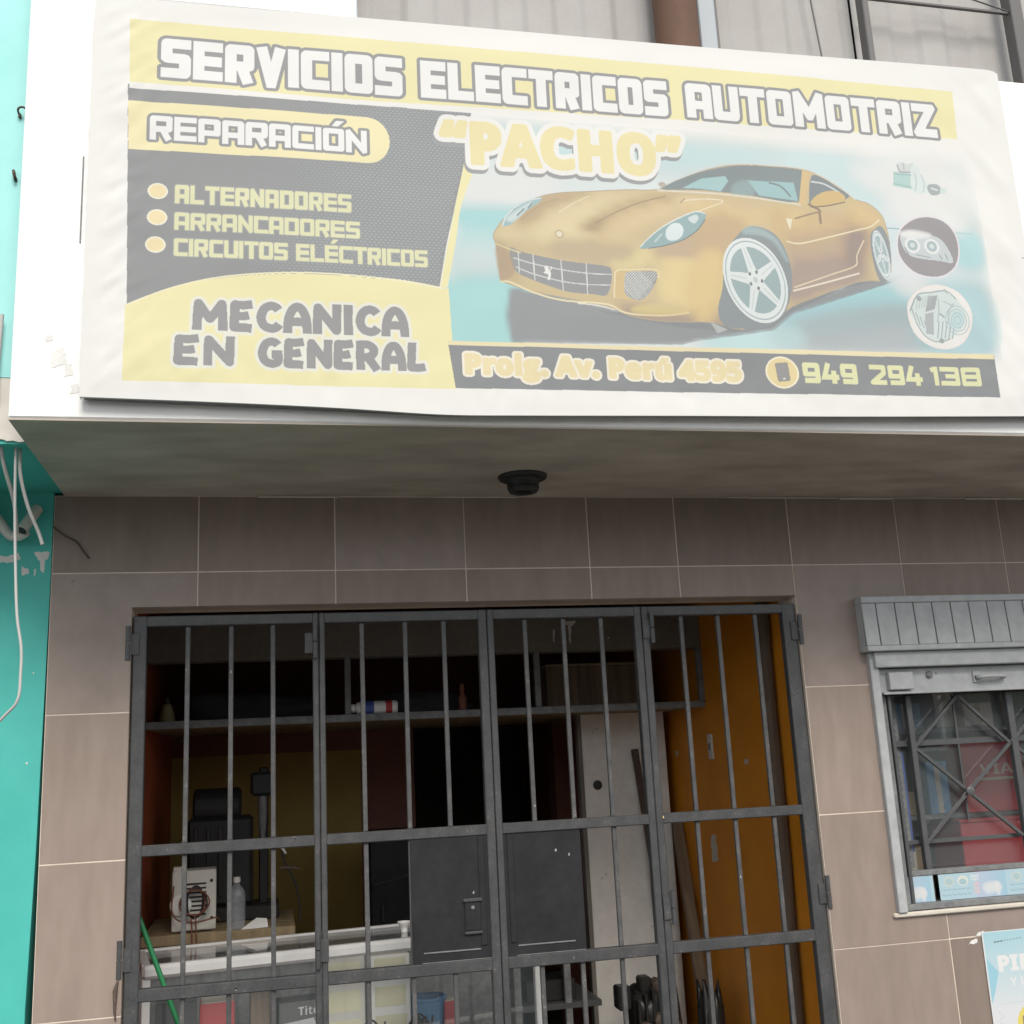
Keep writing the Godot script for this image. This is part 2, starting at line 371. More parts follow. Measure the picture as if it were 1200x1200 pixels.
# ---------------------------------------------------------------- the workshop building
func build_shop():
	var t := thing("shop_building", "two storey shop with white upper floor over brown tiled front", "building", Vector3(1.9, 0, 0))
	var o := -t.position
	var gl := -0.205; var gr := 2.134; var gt := 2.146       # grille opening
	var wl := 2.392; var wr := 3.75; var wb := 1.012; var wt := 2.10   # window opening
	var bk := mb()
	for r in [[-0.455, gl, 0.0, H], [gl, gr, gt, H], [gr, wl, 0.0, H], [wl, wr, 0.0, wb], [wl, wr, wt, H], [wr, 4.2, 0.0, H]]:
		add_bx(bk, r[0], r[1], r[2], r[3], -0.15, -0.0016)
	var wall := obj("tiled_wall", bk, M.grout, t, o)
	var xs := [-0.455, 0.0, 0.45, 0.9, 1.35, 1.684, 2.134, 2.584, 3.034, 3.484, 3.934, 4.2]
	var ys := [0.0, 0.46, 0.91, 1.36, 1.81, 2.26, 2.5185]
	var kk := 0
	var r2 := RandomNumberGenerator.new(); r2.seed = 99
	for i in xs.size() - 1:
		for j in ys.size() - 1:
			# a tile cut round an opening stays one piece
			var g := 0.0021; var dz := r2.randf_range(-0.0006, 0.0006); var tm: Material = M.tile[r2.randi() % 7]
			var bits := cut([xs[i] + g, xs[i + 1] - g, ys[j] + g, ys[j + 1] - g], [[gl, gr, -1.0, gt], [wl, wr, wb, wt]])
			var ts := mb(); var some := false
			for part in bits:
				if part[1] - part[0] < 0.002 or part[3] - part[2] < 0.002: continue
				add_bx(ts, part[0], part[1], part[2], part[3], -0.008, dz, 0.0007 if bits.size() == 1 else 0.0); some = true
			if some: obj("tile", ts, tm, wall)
			kk += 1
	# first floor: white rendered front with a long framed bay of corrugated sheet above the banner
	var up := mb()
	add_bx(up, -0.426, 4.2, H + 0.004, 3.795, D - 0.15, D, 0.006)
	add_bx(up, -0.426, 0.487, 3.795, 6.2, D - 0.15, D, 0.006)
	add_bx(up, 0.487, 4.2, 5.5, 6.2, D - 0.15, D, 0.006)
	obj("upper_wall", up, M.plaster, t, o)
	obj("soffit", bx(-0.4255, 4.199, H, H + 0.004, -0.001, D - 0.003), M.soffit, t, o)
	obj("floor_slab", bx(-0.4255, 4.199, H + 0.0045, H + 0.16, -5.0, D - 0.1505), M.concrete, t, o)
	# spalled render by the banner's lower corner
	for q in [[-0.268, 2.605, 0.010, 0.014, 3], [-0.31, 2.69, 0.02, 0.028, 4], [-0.285, 2.655, 0.012, 0.02, 6], [-0.335, 2.745, 0.008, 0.012, 7]]:
		var sc := mb(); flat_patch(ragged([Vector2(q[0] - q[2], q[1] - q[3]), Vector2(q[0] + q[2], q[1] - q[3] * 0.6), Vector2(q[0] + q[2] * 0.7, q[1] + q[3]), Vector2(q[0] - q[2] * 0.8, q[1] + q[3] * 0.8)], 0.004, q[4]), D, 0.001, sc)
		obj("spalled_patch", sc, M.flake, t, o)
	# a chipped run of mortar where the underside meets the tiles
	var rr := RandomNumberGenerator.new(); rr.seed = 5
	var x := -0.42
	while x < 3.4:
		var l := rr.randf_range(0.05, 0.32)
		if rr.randf() < 0.62:
			var h := rr.randf_range(0.003, 0.009)
			obj("mortar_bead", bx(x, x + l, H - h, H - 0.0004, 0.0007, rr.randf_range(0.004, 0.012), 0.002), M.sill, t, o)
		x += l + 0.002
	# the long upper window: frame, mullions, corrugated sheets
	var zf := D - 0.10
	var fr := mb(); add_bx(fr, 0.488, 4.19, 3.7955, 3.83, zf - 0.05, zf + 0.01, 0.002); add_bx(fr, 0.488, 0.50, 3.83, 5.49, zf - 0.05, zf + 0.01, 0.002)
	var uw := obj("upper_window", fr, M.frame2, t, o)
	var ps := mb(); tube(ps, [Vector3(1.557, 3.83, zf + 0.0), Vector3(1.557, 5.5, zf + 0.0)], 0.073, 20)
	obj("wooden_post", ps, M.brownpost, uw)
	obj("mullion", bx(1.638, 1.70, 3.831, 5.49, zf - 0.045, zf + 0.005, 0.004), M.frame2, uw)
	obj("mullion", bx(1.7005, 1.712, 3.831, 5.49, zf - 0.045, zf - 0.005, 0.002), M.darkframe, uw)
	obj("mullion", bx(2.262, 2.286, 3.831, 5.49, zf - 0.045, zf, 0.003), M.darkframe, uw)
	obj("mullion", bx(2.856, 2.905, 3.831, 5.49, zf - 0.045, zf + 0.006, 0.003), M.darkframe, uw)
	obj("transom", bx(2.287, 2.855, 4.156, 4.165, zf - 0.02, zf - 0.008, 0.001), M.darkframe, uw)
	var sp := mb(); tube(sp, [Vector3(2.117, 3.832, zf - 0.05), Vector3(2.090, 4.2, zf - 0.05), Vector3(2.06, 4.9, zf - 0.05)], 0.0035, 6)
	obj("seam", sp, M.darkframe, uw)
	var wi := mb(); tube(wi, [Vector3(2.55, 4.243, zf - 0.012), Vector3(2.744, 4.194, zf - 0.01), Vector3(2.862, 4.163, zf - 0.008)], 0.003, 6)
	obj("wire", wi, M.darkframe, uw)
	for c in [[0.495, 2.27, 1], [2.278, 4.19, 2]]:
		obj("corrugated_panel", drape(c[0], c[1], 3.82, 5.5, zf - 0.10, c[2]), M.cladding, uw)
	# shell of the building: party walls, back, roof
	var sh := mb()
	add_bx(sh, -0.4255, -0.27, 2.68, 6.2, -5.0, D - 0.151); add_bx(sh, 4.1, 4.199, 2.68, 6.2, -5.0, D - 0.151)
	add_bx(sh, -0.27, 4.1, 2.68, 6.2, -5.0, -4.85); add_bx(sh, -0.27, 4.1, 6.05, 6.2, -4.85, D - 0.151)
	obj("shell", sh, M.concrete, t, o)
	# workshop room
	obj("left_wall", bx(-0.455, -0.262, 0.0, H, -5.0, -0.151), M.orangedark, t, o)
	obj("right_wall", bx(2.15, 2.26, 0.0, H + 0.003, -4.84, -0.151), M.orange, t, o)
	var bw := mb()
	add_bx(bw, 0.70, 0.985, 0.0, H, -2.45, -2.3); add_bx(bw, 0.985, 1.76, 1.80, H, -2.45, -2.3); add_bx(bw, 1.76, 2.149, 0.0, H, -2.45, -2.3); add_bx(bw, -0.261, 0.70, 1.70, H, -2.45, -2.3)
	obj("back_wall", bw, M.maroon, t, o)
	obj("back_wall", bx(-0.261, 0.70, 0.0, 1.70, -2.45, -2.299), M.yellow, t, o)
	obj("back_room_wall", bx(-0.261, 2.149, 0.0, H, -5.0, -4.835), M.concrete, t, o)
	obj("floor", bx(-0.455, 4.199, -0.3, 0.012, -5.0, -0.152), M.concrete, t, o)
	obj("right_wall", bx(4.1, 4.199, 0.0, H, -4.84, -0.151), M.cream, t, o)
	obj("back_wall", bx(2.261, 4.099, 0.0, H, -2.1, -2.0), M.beam, t, o)

func cut(r: Array, holes: Array) -> Array:
	# the rectangle less the holes, as rectangles [x0, x1, y0, y1]
	var out := [r]
	for h in holes:
		var nxt := []
		for q in out:
			if h[0] >= q[1] or h[1] <= q[0] or h[2] >= q[3] or h[3] <= q[2]:
				nxt.append(q); continue
			if h[0] > q[0]: nxt.append([q[0], h[0], q[2], q[3]])
			if h[1] < q[1]: nxt.append([h[1], q[1], q[2], q[3]])
			var x0 = max(q[0], h[0]); var x1 = min(q[1], h[1])
			if h[2] > q[2]: nxt.append([x0, x1, q[2], h[2]])
			if h[3] < q[3]: nxt.append([x0, x1, h[3], q[3]])
		out = nxt
	return out

func drape(x0: float, x1: float, y0: float, y1: float, z: float, sd: int) -> SurfaceTool:
	var f := FastNoiseLite.new(); f.seed = sd; f.frequency = 3.2; f.fractal_octaves = 2
	var n := int((x1 - x0) / 0.008); var st := mb(); var pr := []
	for i in n + 1:
		var x := x0 + (x1 - x0) * i / n
		var ph := fposmod(x / 0.21 + 0.15 * f.get_noise_1d(x * 0.2), 1.0)
		var rise := smoothstep(0.0, 0.16, ph) - smoothstep(0.5, 0.66, ph)
		pr.append(Vector2(x, z + 0.011 * rise + 0.004 * f.get_noise_1d(x)))
	for i in n:
		for pass_ in [0.0, -0.002]:
			quad(st, Vector3(pr[i].x, y0, pr[i].y + pass_), Vector3(pr[i + 1].x, y0, pr[i + 1].y + pass_), Vector3(pr[i + 1].x, y1, pr[i + 1].y + pass_), Vector3(pr[i].x, y1, pr[i].y + pass_), Vector3(0, 0, 1 if pass_ == 0.0 else -1))
	return st

# ---------------------------------------------------------------- houses across the street (they close off the low sky)
func build_street_side():
	var houses := [[-14.0, -7.6, 3.5, S(0.24, 0.21, 0.165), "sand coloured house across the street with flat roof"],
		[-7.5, -1.6, 4.6, S(0.17, 0.185, 0.20), "tall grey blue house across the street with two windows"],
		[-1.5, 4.4, 3.3, S(0.25, 0.15, 0.11), "low terracotta house across the street with wide door"],
		[4.5, 10.8, 4.9, S(0.29, 0.275, 0.25), "tallest pale house across the street"],
		[10.9, 18.0, 3.7, S(0.18, 0.20, 0.15), "olive green house across the street at far end"]]
	for h in houses:
		var cx: float = (h[0] + h[1]) * 0.5; var w: float = (h[1] - h[0]) * 0.5
		var t := thing("town_house", h[4], "house", Vector3(cx, 0, 16.3), 0.0, "houses across the street")
		obj("wall", bx(-w, w, 0.0, h[2], 0.0, 7.0, 0.02), plain(h[3], 0.85), t)
		obj("cornice", bx(-w, w, h[2] - 0.35, h[2] - 0.2, -0.12, -0.002, 0.01), M.cream, t)
		obj("door", bx(-0.4 - w * 0.1, 0.8 - w * 0.1, 0.0, 2.3, -0.05, -0.002, 0.01), M.wood, t)
		for k in [[0.35, 1.1], [-0.62, 1.4]]:
			var x0: float = w * k[0] - 0.1
			var fr := mb()
			add_bx(fr, x0, x0 + 1.3, k[1], k[1] + 0.07, -0.06, -0.002); add_bx(fr, x0, x0 + 1.3, k[1] + 1.23, k[1] + 1.3, -0.06, -0.002)
			add_bx(fr, x0, x0 + 0.07, k[1] + 0.07, k[1] + 1.23, -0.06, -0.002); add_bx(fr, x0 + 1.23, x0 + 1.3, k[1] + 0.07, k[1] + 1.23, -0.06, -0.002)
			var wn := obj("window", fr, M.white, t)
			obj("pane", bx(x0 + 0.07, x0 + 1.23, k[1] + 0.07, k[1] + 1.23, -0.03, -0.002), M.blackgloss, wn)

# ---------------------------------------------------------------- print: a small raster painter for flat artwork
var ink := {}
func tone(r: float, g: float, b: float, a := 1.0) -> Color:
	var c := Color(r / 255.0, g / 255.0, b / 255.0).lerp(Color(0.98, 0.98, 0.965), FADE).srgb_to_linear() * PRINT
	c = c.linear_to_srgb(); c.a = a; return c

func fill(im: Image, contours: Array, col: Color):
	# even-odd fill of closed contours
	var y0 := 1e9; var y1 := -1e9
	for c in contours:
		for p in c: y0 = min(y0, p.y); y1 = max(y1, p.y)
	var w := im.get_width(); var h := im.get_height()
	var src: Image = null
	if col.a < 1.0:
		src = Image.create(w, 1, false, Image.FORMAT_RGBA8); src.fill(col)
	for y in range(max(0, int(floor(y0))), min(h, int(ceil(y1)) + 1)):
		var yy := y + 0.5; var xs := []
		for c in contours:
			var n: int = c.size(); var a: Vector2 = c[n - 1]
			for i in n:
				var b: Vector2 = c[i]
				if (a.y <= yy) != (b.y <= yy): xs.append(a.x + (yy - a.y) / (b.y - a.y) * (b.x - a.x))
				a = b
		xs.sort()
		for i in range(0, xs.size() - 1, 2):
			var xa := int(clamp(round(xs[i]), 0, w)); var xb := int(clamp(round(xs[i + 1]), 0, w))
			if xb <= xa: continue
			if src == null: im.fill_rect(Rect2i(xa, y, xb - xa, 1), col)
			else: im.blend_rect(src, Rect2i(0, 0, xb - xa, 1), Vector2i(xa, y))

func soft(im: Image, outline: PackedVector2Array, col: Color, feather: float, strength: float, n := 12):
	var poly := smooth_poly(outline, 4); feather *= 1.7
	# a printed patch with a feathered outline
	for k in n:
		var c := col; c.a = 1.0 - pow(1.0 - strength, 1.0 / n)
		for p in Geometry2D.offset_polygon(poly, feather * (0.5 - float(k) / n), Geometry2D.JOIN_ROUND):
			fill(im, [p], c)

func blurred(im: Image, steps: int) -> Image:
	# blends neighbouring tones of a painted area
	var c := im.duplicate() as Image; var sizes := []
	for k in steps:
		sizes.append(c.get_size()); c.resize(maxi(2, c.get_width() / 2), maxi(2, c.get_height() / 2), Image.INTERPOLATE_BILINEAR)
	for k in steps:
		var z: Vector2i = sizes[steps - 1 - k]; c.resize(z.x, z.y, Image.INTERPOLATE_BILINEAR)
	return c

func pen(im: Image, pts: PackedVector2Array, width: float, col: Color, closed := false):
	var q := pts
	if closed: q.append(pts[0])
	fill(im, Geometry2D.offset_polyline(q, width * 0.5, Geometry2D.JOIN_ROUND, Geometry2D.END_ROUND), col)

func smooth_poly(pts: PackedVector2Array, n := 5) -> PackedVector2Array:
	var r := PackedVector2Array(); var m := pts.size()
	for i in m:
		var a := pts[(i + m - 1) % m]; var b := pts[i]; var c := pts[(i + 1) % m]; var d := pts[(i + 2) % m]
		for k in n:
			var t := float(k) / n
			r.append(0.5 * ((2.0 * b) + (c - a) * t + (2.0 * a - 5.0 * b + 4.0 * c - d) * t * t + (3.0 * b - a - 3.0 * c + d) * t * t * t))
	return r

func smooth_line(pts: PackedVector2Array) -> PackedVector2Array:
	return PackedVector2Array(curve(Array(pts), 6))

func oval(c: Vector2, rx: float, ry: float, turn := 0.0, n := 40) -> PackedVector2Array:
	var r := PackedVector2Array()
	for i in n: r.append(c + Vector2(cos(TAU * i / n) * rx, sin(TAU * i / n) * ry).rotated(turn))
	return r

func glyph(ch: String, w: float, t: float) -> Array:
	# squared letters as pen strokes in a box w wide and 1 high; [rounded, stroke, stroke ...]
	var l := t / 2; var r := w - t / 2; var tp := t / 2; var b := 1.0 - t / 2; var m := 0.5
	var P := func(a: Array) -> PackedVector2Array:
		var q := PackedVector2Array()
		for i in range(0, a.size(), 2): q.append(Vector2(a[i], a[i + 1]))
		return q
	match ch:
		"S": return [true, P.call([w, tp, l, tp, l, m, r, m, r, b, 0, b])]
		"E": return [false, P.call([w, tp, l, tp, l, b, w, b]), P.call([l, m, w * 0.97, m])]
		"R": return [true, P.call([l, 1, l, tp, r, tp, r, 0.55, l, 0.55]), P.call([w * 0.56, 0.56, r - t * 0.05, 1])]
		"V": return [false, P.call([l * 0.9, 0, w * 0.5, 0.93, w - l * 0.9, 0])]
		"I": return [false, P.call([w * 0.5, 0, w * 0.5, 1])]
		"C": return [true, P.call([w, tp, l, tp, l, b, w, b])]
		"O": return [true, P.call([w * 0.5, tp, l, tp, l, b, w * 0.5 + 0.02, b]), P.call([w * 0.5 - 0.02, tp, r, tp, r, b, w * 0.5, b])]
		"D": return [true, P.call([0, tp, r, tp, r, b, 0, b]), P.call([l, 0, l, 1])]
		"L": return [false, P.call([l, 0, l, b, w, b])]
		"T": return [false, P.call([0, tp, w, tp]), P.call([w * 0.5, tp, w * 0.5, 1])]
		"A": return [true, P.call([l, 1, l, tp, r, tp, r, 1]), P.call([l, 0.62, r, 0.62])]
		"U": return [true, P.call([l, 0, l, b, r, b, r, 0])]
		"M": return [false, P.call([l, 1, l, tp * 0.7, w * 0.5, 0.66, r, tp * 0.7, r, 1])]
		"N": return [false, P.call([l, 1, l, tp, r, b, r, 0])]
		"Z": return [false, P.call([0, tp, r, tp, l, b, w, b])]
		"P": return [true, P.call([l, 1, l, tp, r, tp, r, 0.6, l, 0.6])]
		"9": return [true, P.call([r, 0.56, l, 0.56, l, tp, r, tp, r, b, w * 0.08, b])]
		"4": return [false, P.call([w * 0.42, 0, l * 0.9, 0.68, w, 0.68]), P.call([w * 0.7, 0.36, w * 0.7, 1])]
		"2": return [true, P.call([0, tp, r, tp, r, 0.42, l, b, w, b])]
		"1": return [false, P.call([0, 0.2, w * 0.6, tp]), P.call([w * 0.68, 0, w * 0.68, 1])]
		"3": return [true, P.call([0, tp, r, tp, r, b, 0, b]), P.call([w * 0.25, m, r, m])]
		"8": return [true, P.call([w * 0.5, tp, l, tp, l, b, w * 0.5 + 0.02, b]), P.call([w * 0.5 - 0.02, tp, r, tp, r, b, w * 0.5, b]), P.call([l, m, r, m])]
	return [true]

func deco(ch: String) -> Array:
	# swelling poster letters: [width, stroke ...] in a box 1 high
	var P := func(a: Array) -> PackedVector2Array:
		var q := PackedVector2Array()
		for i in range(0, a.size(), 2): q.append(Vector2(a[i], a[i + 1]))
		return PackedVector2Array(curve(Array(q), 5))
	var Q := func(a: Array) -> PackedVector2Array:
		var q := PackedVector2Array()
		for i in range(0, a.size(), 2): q.append(Vector2(a[i], a[i + 1]))
		return q
	match ch:
		"M": return [1.02, Q.call([0.14, 1.0, 0.15, 0.6, 0.18, 0.13, 0.36, 0.42, 0.51, 0.62, 0.66, 0.42, 0.84, 0.13, 0.87, 0.6, 0.88, 1.0])]
		"E": return [0.72, Q.call([0.66, 0.10, 0.42, 0.14, 0.16, 0.13, 0.145, 0.5, 0.135, 0.87, 0.4, 0.87, 0.64, 0.89]), Q.call([0.14, 0.5, 0.4, 0.5, 0.56, 0.46])]
		"C": return [0.76, P.call([0.66, 0.26, 0.58, 0.17, 0.42, 0.13, 0.24, 0.24, 0.15, 0.52, 0.24, 0.78, 0.46, 0.87, 0.60, 0.82, 0.68, 0.72])]
		"A": return [0.82, P.call([0.12, 1.0, 0.15, 0.55, 0.26, 0.24, 0.41, 0.13, 0.56, 0.24, 0.67, 0.55, 0.70, 1.0]), Q.call([0.14, 0.64, 0.41, 0.62, 0.68, 0.64])]
		"N": return [0.86, Q.call([0.14, 1.0, 0.14, 0.5, 0.16, 0.13, 0.4, 0.46, 0.70, 0.87, 0.71, 0.5, 0.72, 0.0])]
		"I": return [0.32, Q.call([0.16, 0.0, 0.15, 0.5, 0.16, 1.0])]
		"G": return [0.82, P.call([0.66, 0.24, 0.58, 0.16, 0.42, 0.13, 0.24, 0.24, 0.15, 0.52, 0.24, 0.78, 0.46, 0.87, 0.64, 0.82, 0.68, 0.70, 0.68, 0.56]), Q.call([0.46, 0.56, 0.80, 0.56])]
		"R": return [0.84, Q.call([0.15, 1.0, 0.14, 0.5, 0.15, 0.0]), P.call([0.12, 0.13, 0.42, 0.13, 0.62, 0.30, 0.50, 0.52, 0.16, 0.58]), Q.call([0.36, 0.54, 0.54, 0.74, 0.72, 1.0])]
		"L": return [0.70, Q.call([0.20, 0.0, 0.17, 0.5, 0.145, 0.87, 0.4, 0.88, 0.64, 0.84])]
	return [0.4]

func block(im: Image, s: String, x0: float, x1: float, ya: float, yb: float, t: float, face: Color, rim: Color, o: float, accent := -1, gap := 0.05):
	# squared lettering fitted between x0 and x1
	var h := yb - ya; var fixed := 0.0; var wide := 0.0
	for c in s:
		if c == "I": fixed += t
		elif c == "1": fixed += t * 1.7
		elif c == " ": fixed += 0.34
		else: wide += 1.25 if c == "M" else 1.0
	fixed += gap * (s.length() - 1)
	var w := ((x1 - x0) / h - fixed) / wide
	var polys := []; var x := 0.0; var k := 0
	for c in s:
		var cw := w
		if c == "I": cw = t
		elif c == "1": cw = t * 1.7
		elif c == " ": cw = 0.34
		elif c == "M": cw = w * 1.25
		if c != " ":
			var g := glyph(c, cw, t)
			for i in range(1, g.size()):
				var q := PackedVector2Array()
				for p in g[i]: q.append(Vector2(x0 + (x + p.x) * h, ya + p.y * h))
				polys.append(Geometry2D.offset_polyline(q, t * h * 0.5, Geometry2D.JOIN_ROUND if g[0] else Geometry2D.JOIN_MITER, Geometry2D.END_BUTT))
			if k == accent:
				polys.append([PackedVector2Array([Vector2(x0 + (x + cw * 0.42) * h, ya - 0.1 * h), Vector2(x0 + (x + cw * 0.62) * h, ya - 0.34 * h), Vector2(x0 + (x + cw) * h, ya - 0.34 * h), Vector2(x0 + (x + cw * 0.7) * h, ya - 0.1 * h)])])
		x += cw + gap; k += 1
	if o > 0.0:
		for p in polys: fill(im, fat(p, o), rim)
	for p in polys: fill(im, p, face)

func poster_letters(im: Image, s: String, x0: float, x1: float, ya: float, yb: float, face: Color, rim: Color, o: float):
	var h := yb - ya; var total := 0.0
	for c in s: total += deco(c)[0] + 0.04
	var k := (x1 - x0) / (total * h); var x := 0.0; var polys := []
	for c in s:
		var g := deco(c)
		for i in range(1, g.size()):
			var q := PackedVector2Array()
			for p in g[i]: q.append(Vector2(x0 + (x + p.x) * h * k, ya + p.y * h))
			polys.append(Geometry2D.offset_polyline(q, h * 0.14, Geometry2D.JOIN_ROUND, Geometry2D.END_BUTT))
		x += g[0] + 0.04
	for p in polys: fill(im, fat(p, o), rim)
	for p in polys: fill(im, p, face)

func type_glyphs(s: String, bold: bool, x0: float, x1: float, base: float, cap: float, serif := false) -> Array:
	# outlines of set type, fitted between x0 and x1, cap height `cap`: an array of glyphs, each an array of contours
	var f := SystemFont.new(); f.font_names = PackedStringArray(["Droid Serif" if serif else "Droid Sans"]); f.font_weight = 700 if bold else 400
	var rid: RID = f.get_rids()[0]; var size := 128; var pen_x := 0.0; var all := []; var lo := 1e9; var hi := -1e9
	for c in s:
		var gi: int = TS.font_get_glyph_index(rid, size, c.unicode_at(0), 0)
		var d: Dictionary = TS.font_get_glyph_contours(rid, size, gi)
		var cs := []; var st := 0
		if d.has("contours"):
			for e in d["contours"]:
				var q := PackedVector2Array()
				for i in range(st, e + 1):
					var p: Vector3 = d["points"][i]; q.append(Vector2(p.x + pen_x, p.y)); lo = min(lo, q[-1].x); hi = max(hi, q[-1].x)
				st = e + 1
				if q.size() > 2: cs.append(q)
		if cs.size() > 0: all.append(cs)
		pen_x += TS.font_get_glyph_advance(rid, size, gi).x
	var kx := (x1 - x0) / (hi - lo); var ky := cap / (size * 0.714)
	for cs in all:
		for i in cs.size():
			var q := PackedVector2Array()
			for p in cs[i]: q.append(Vector2(x0 + (p.x - lo) * kx, base + p.y * ky))
			cs[i] = q
	return all

func fat(cs: Array, d: float) -> Array:
	# a glyph's contours moved outwards by d (its counters shrink)
	var area := 0.0; var main := 0
	for i in cs.size():
		var r := Rect2(cs[i][0], Vector2.ZERO)
		for p in cs[i]: r = r.expand(p)
		if r.get_area() > area: area = r.get_area(); main = i
	var dir := Geometry2D.is_polygon_clockwise(cs[main])
	var out := []
	for c in cs:
		var hole := Geometry2D.is_polygon_clockwise(c) != dir
		var q: PackedVector2Array = c.duplicate()
		if Geometry2D.is_polygon_clockwise(q): q.reverse()
		for p in Geometry2D.offset_polygon(q, -d if hole else d, Geometry2D.JOIN_ROUND): out.append(p)
	return out

func fill_fat(im: Image, cs: Array, d: float, col: Color, shift := Vector2.ZERO):
	var out := fat(cs, d); var moved := []
	for c in out:
		var q := PackedVector2Array()
		for p in c: q.append(p + shift)
		moved.append(q)
	var dir := {}
	for c in cs: dir[Geometry2D.is_polygon_clockwise(c)] = true
	if dir.size() == 1:
		for c in moved: fill(im, [c], col)
	else: fill(im, moved, col)

func star_wheel(im: Image, c: Vector2, rx: float, ry: float, tilt: float, spokes: int, off: float, tyre: Color, rim: Color, gap_col: Color):
	fill(im, [oval(c, rx, ry, tilt)], rim)
	fill(im, [oval(c, rx * 0.93, ry * 0.93, tilt)], tone(150, 170, 174))
	fill(im, [oval(c, rx * 0.90, ry * 0.90, tilt)], rim)
	fill(im, [oval(c, rx * 0.78, ry * 0.78, tilt)], gap_col)
	for k in spokes:
		var a := off + TAU * k / spokes
		var q := PackedVector2Array()
		for e in [[0.8, a - 0.10], [0.8, a + 0.10], [0.24, a + 0.6], [0.24, a - 0.6]]:
			q.append(c + Vector2(cos(e[1]) * rx * e[0], sin(e[1]) * ry * e[0]).rotated(tilt))
		fill(im, [q], rim)
		pen(im, PackedVector2Array([c + Vector2(cos(a) * rx * 0.28, sin(a) * ry * 0.28).rotated(tilt), c + Vector2(cos(a) * rx * 0.76, sin(a) * ry * 0.76).rotated(tilt)]), 2.0, tone(190, 200, 202))
	fill(im, [oval(c, rx * 0.26, ry * 0.26, tilt)], rim)
	for k in spokes:
		var a := off + TAU * (k + 0.5) / spokes
		fill(im, [oval(c + Vector2(cos(a) * rx * 0.2, sin(a) * ry * 0.2).rotated(tilt), rx * 0.045, ry * 0.045, 0, 12)], tone(110, 116, 120))
	fill(im, [oval(c, rx * 0.07, ry * 0.07, tilt, 14)], tone(190, 198, 202))

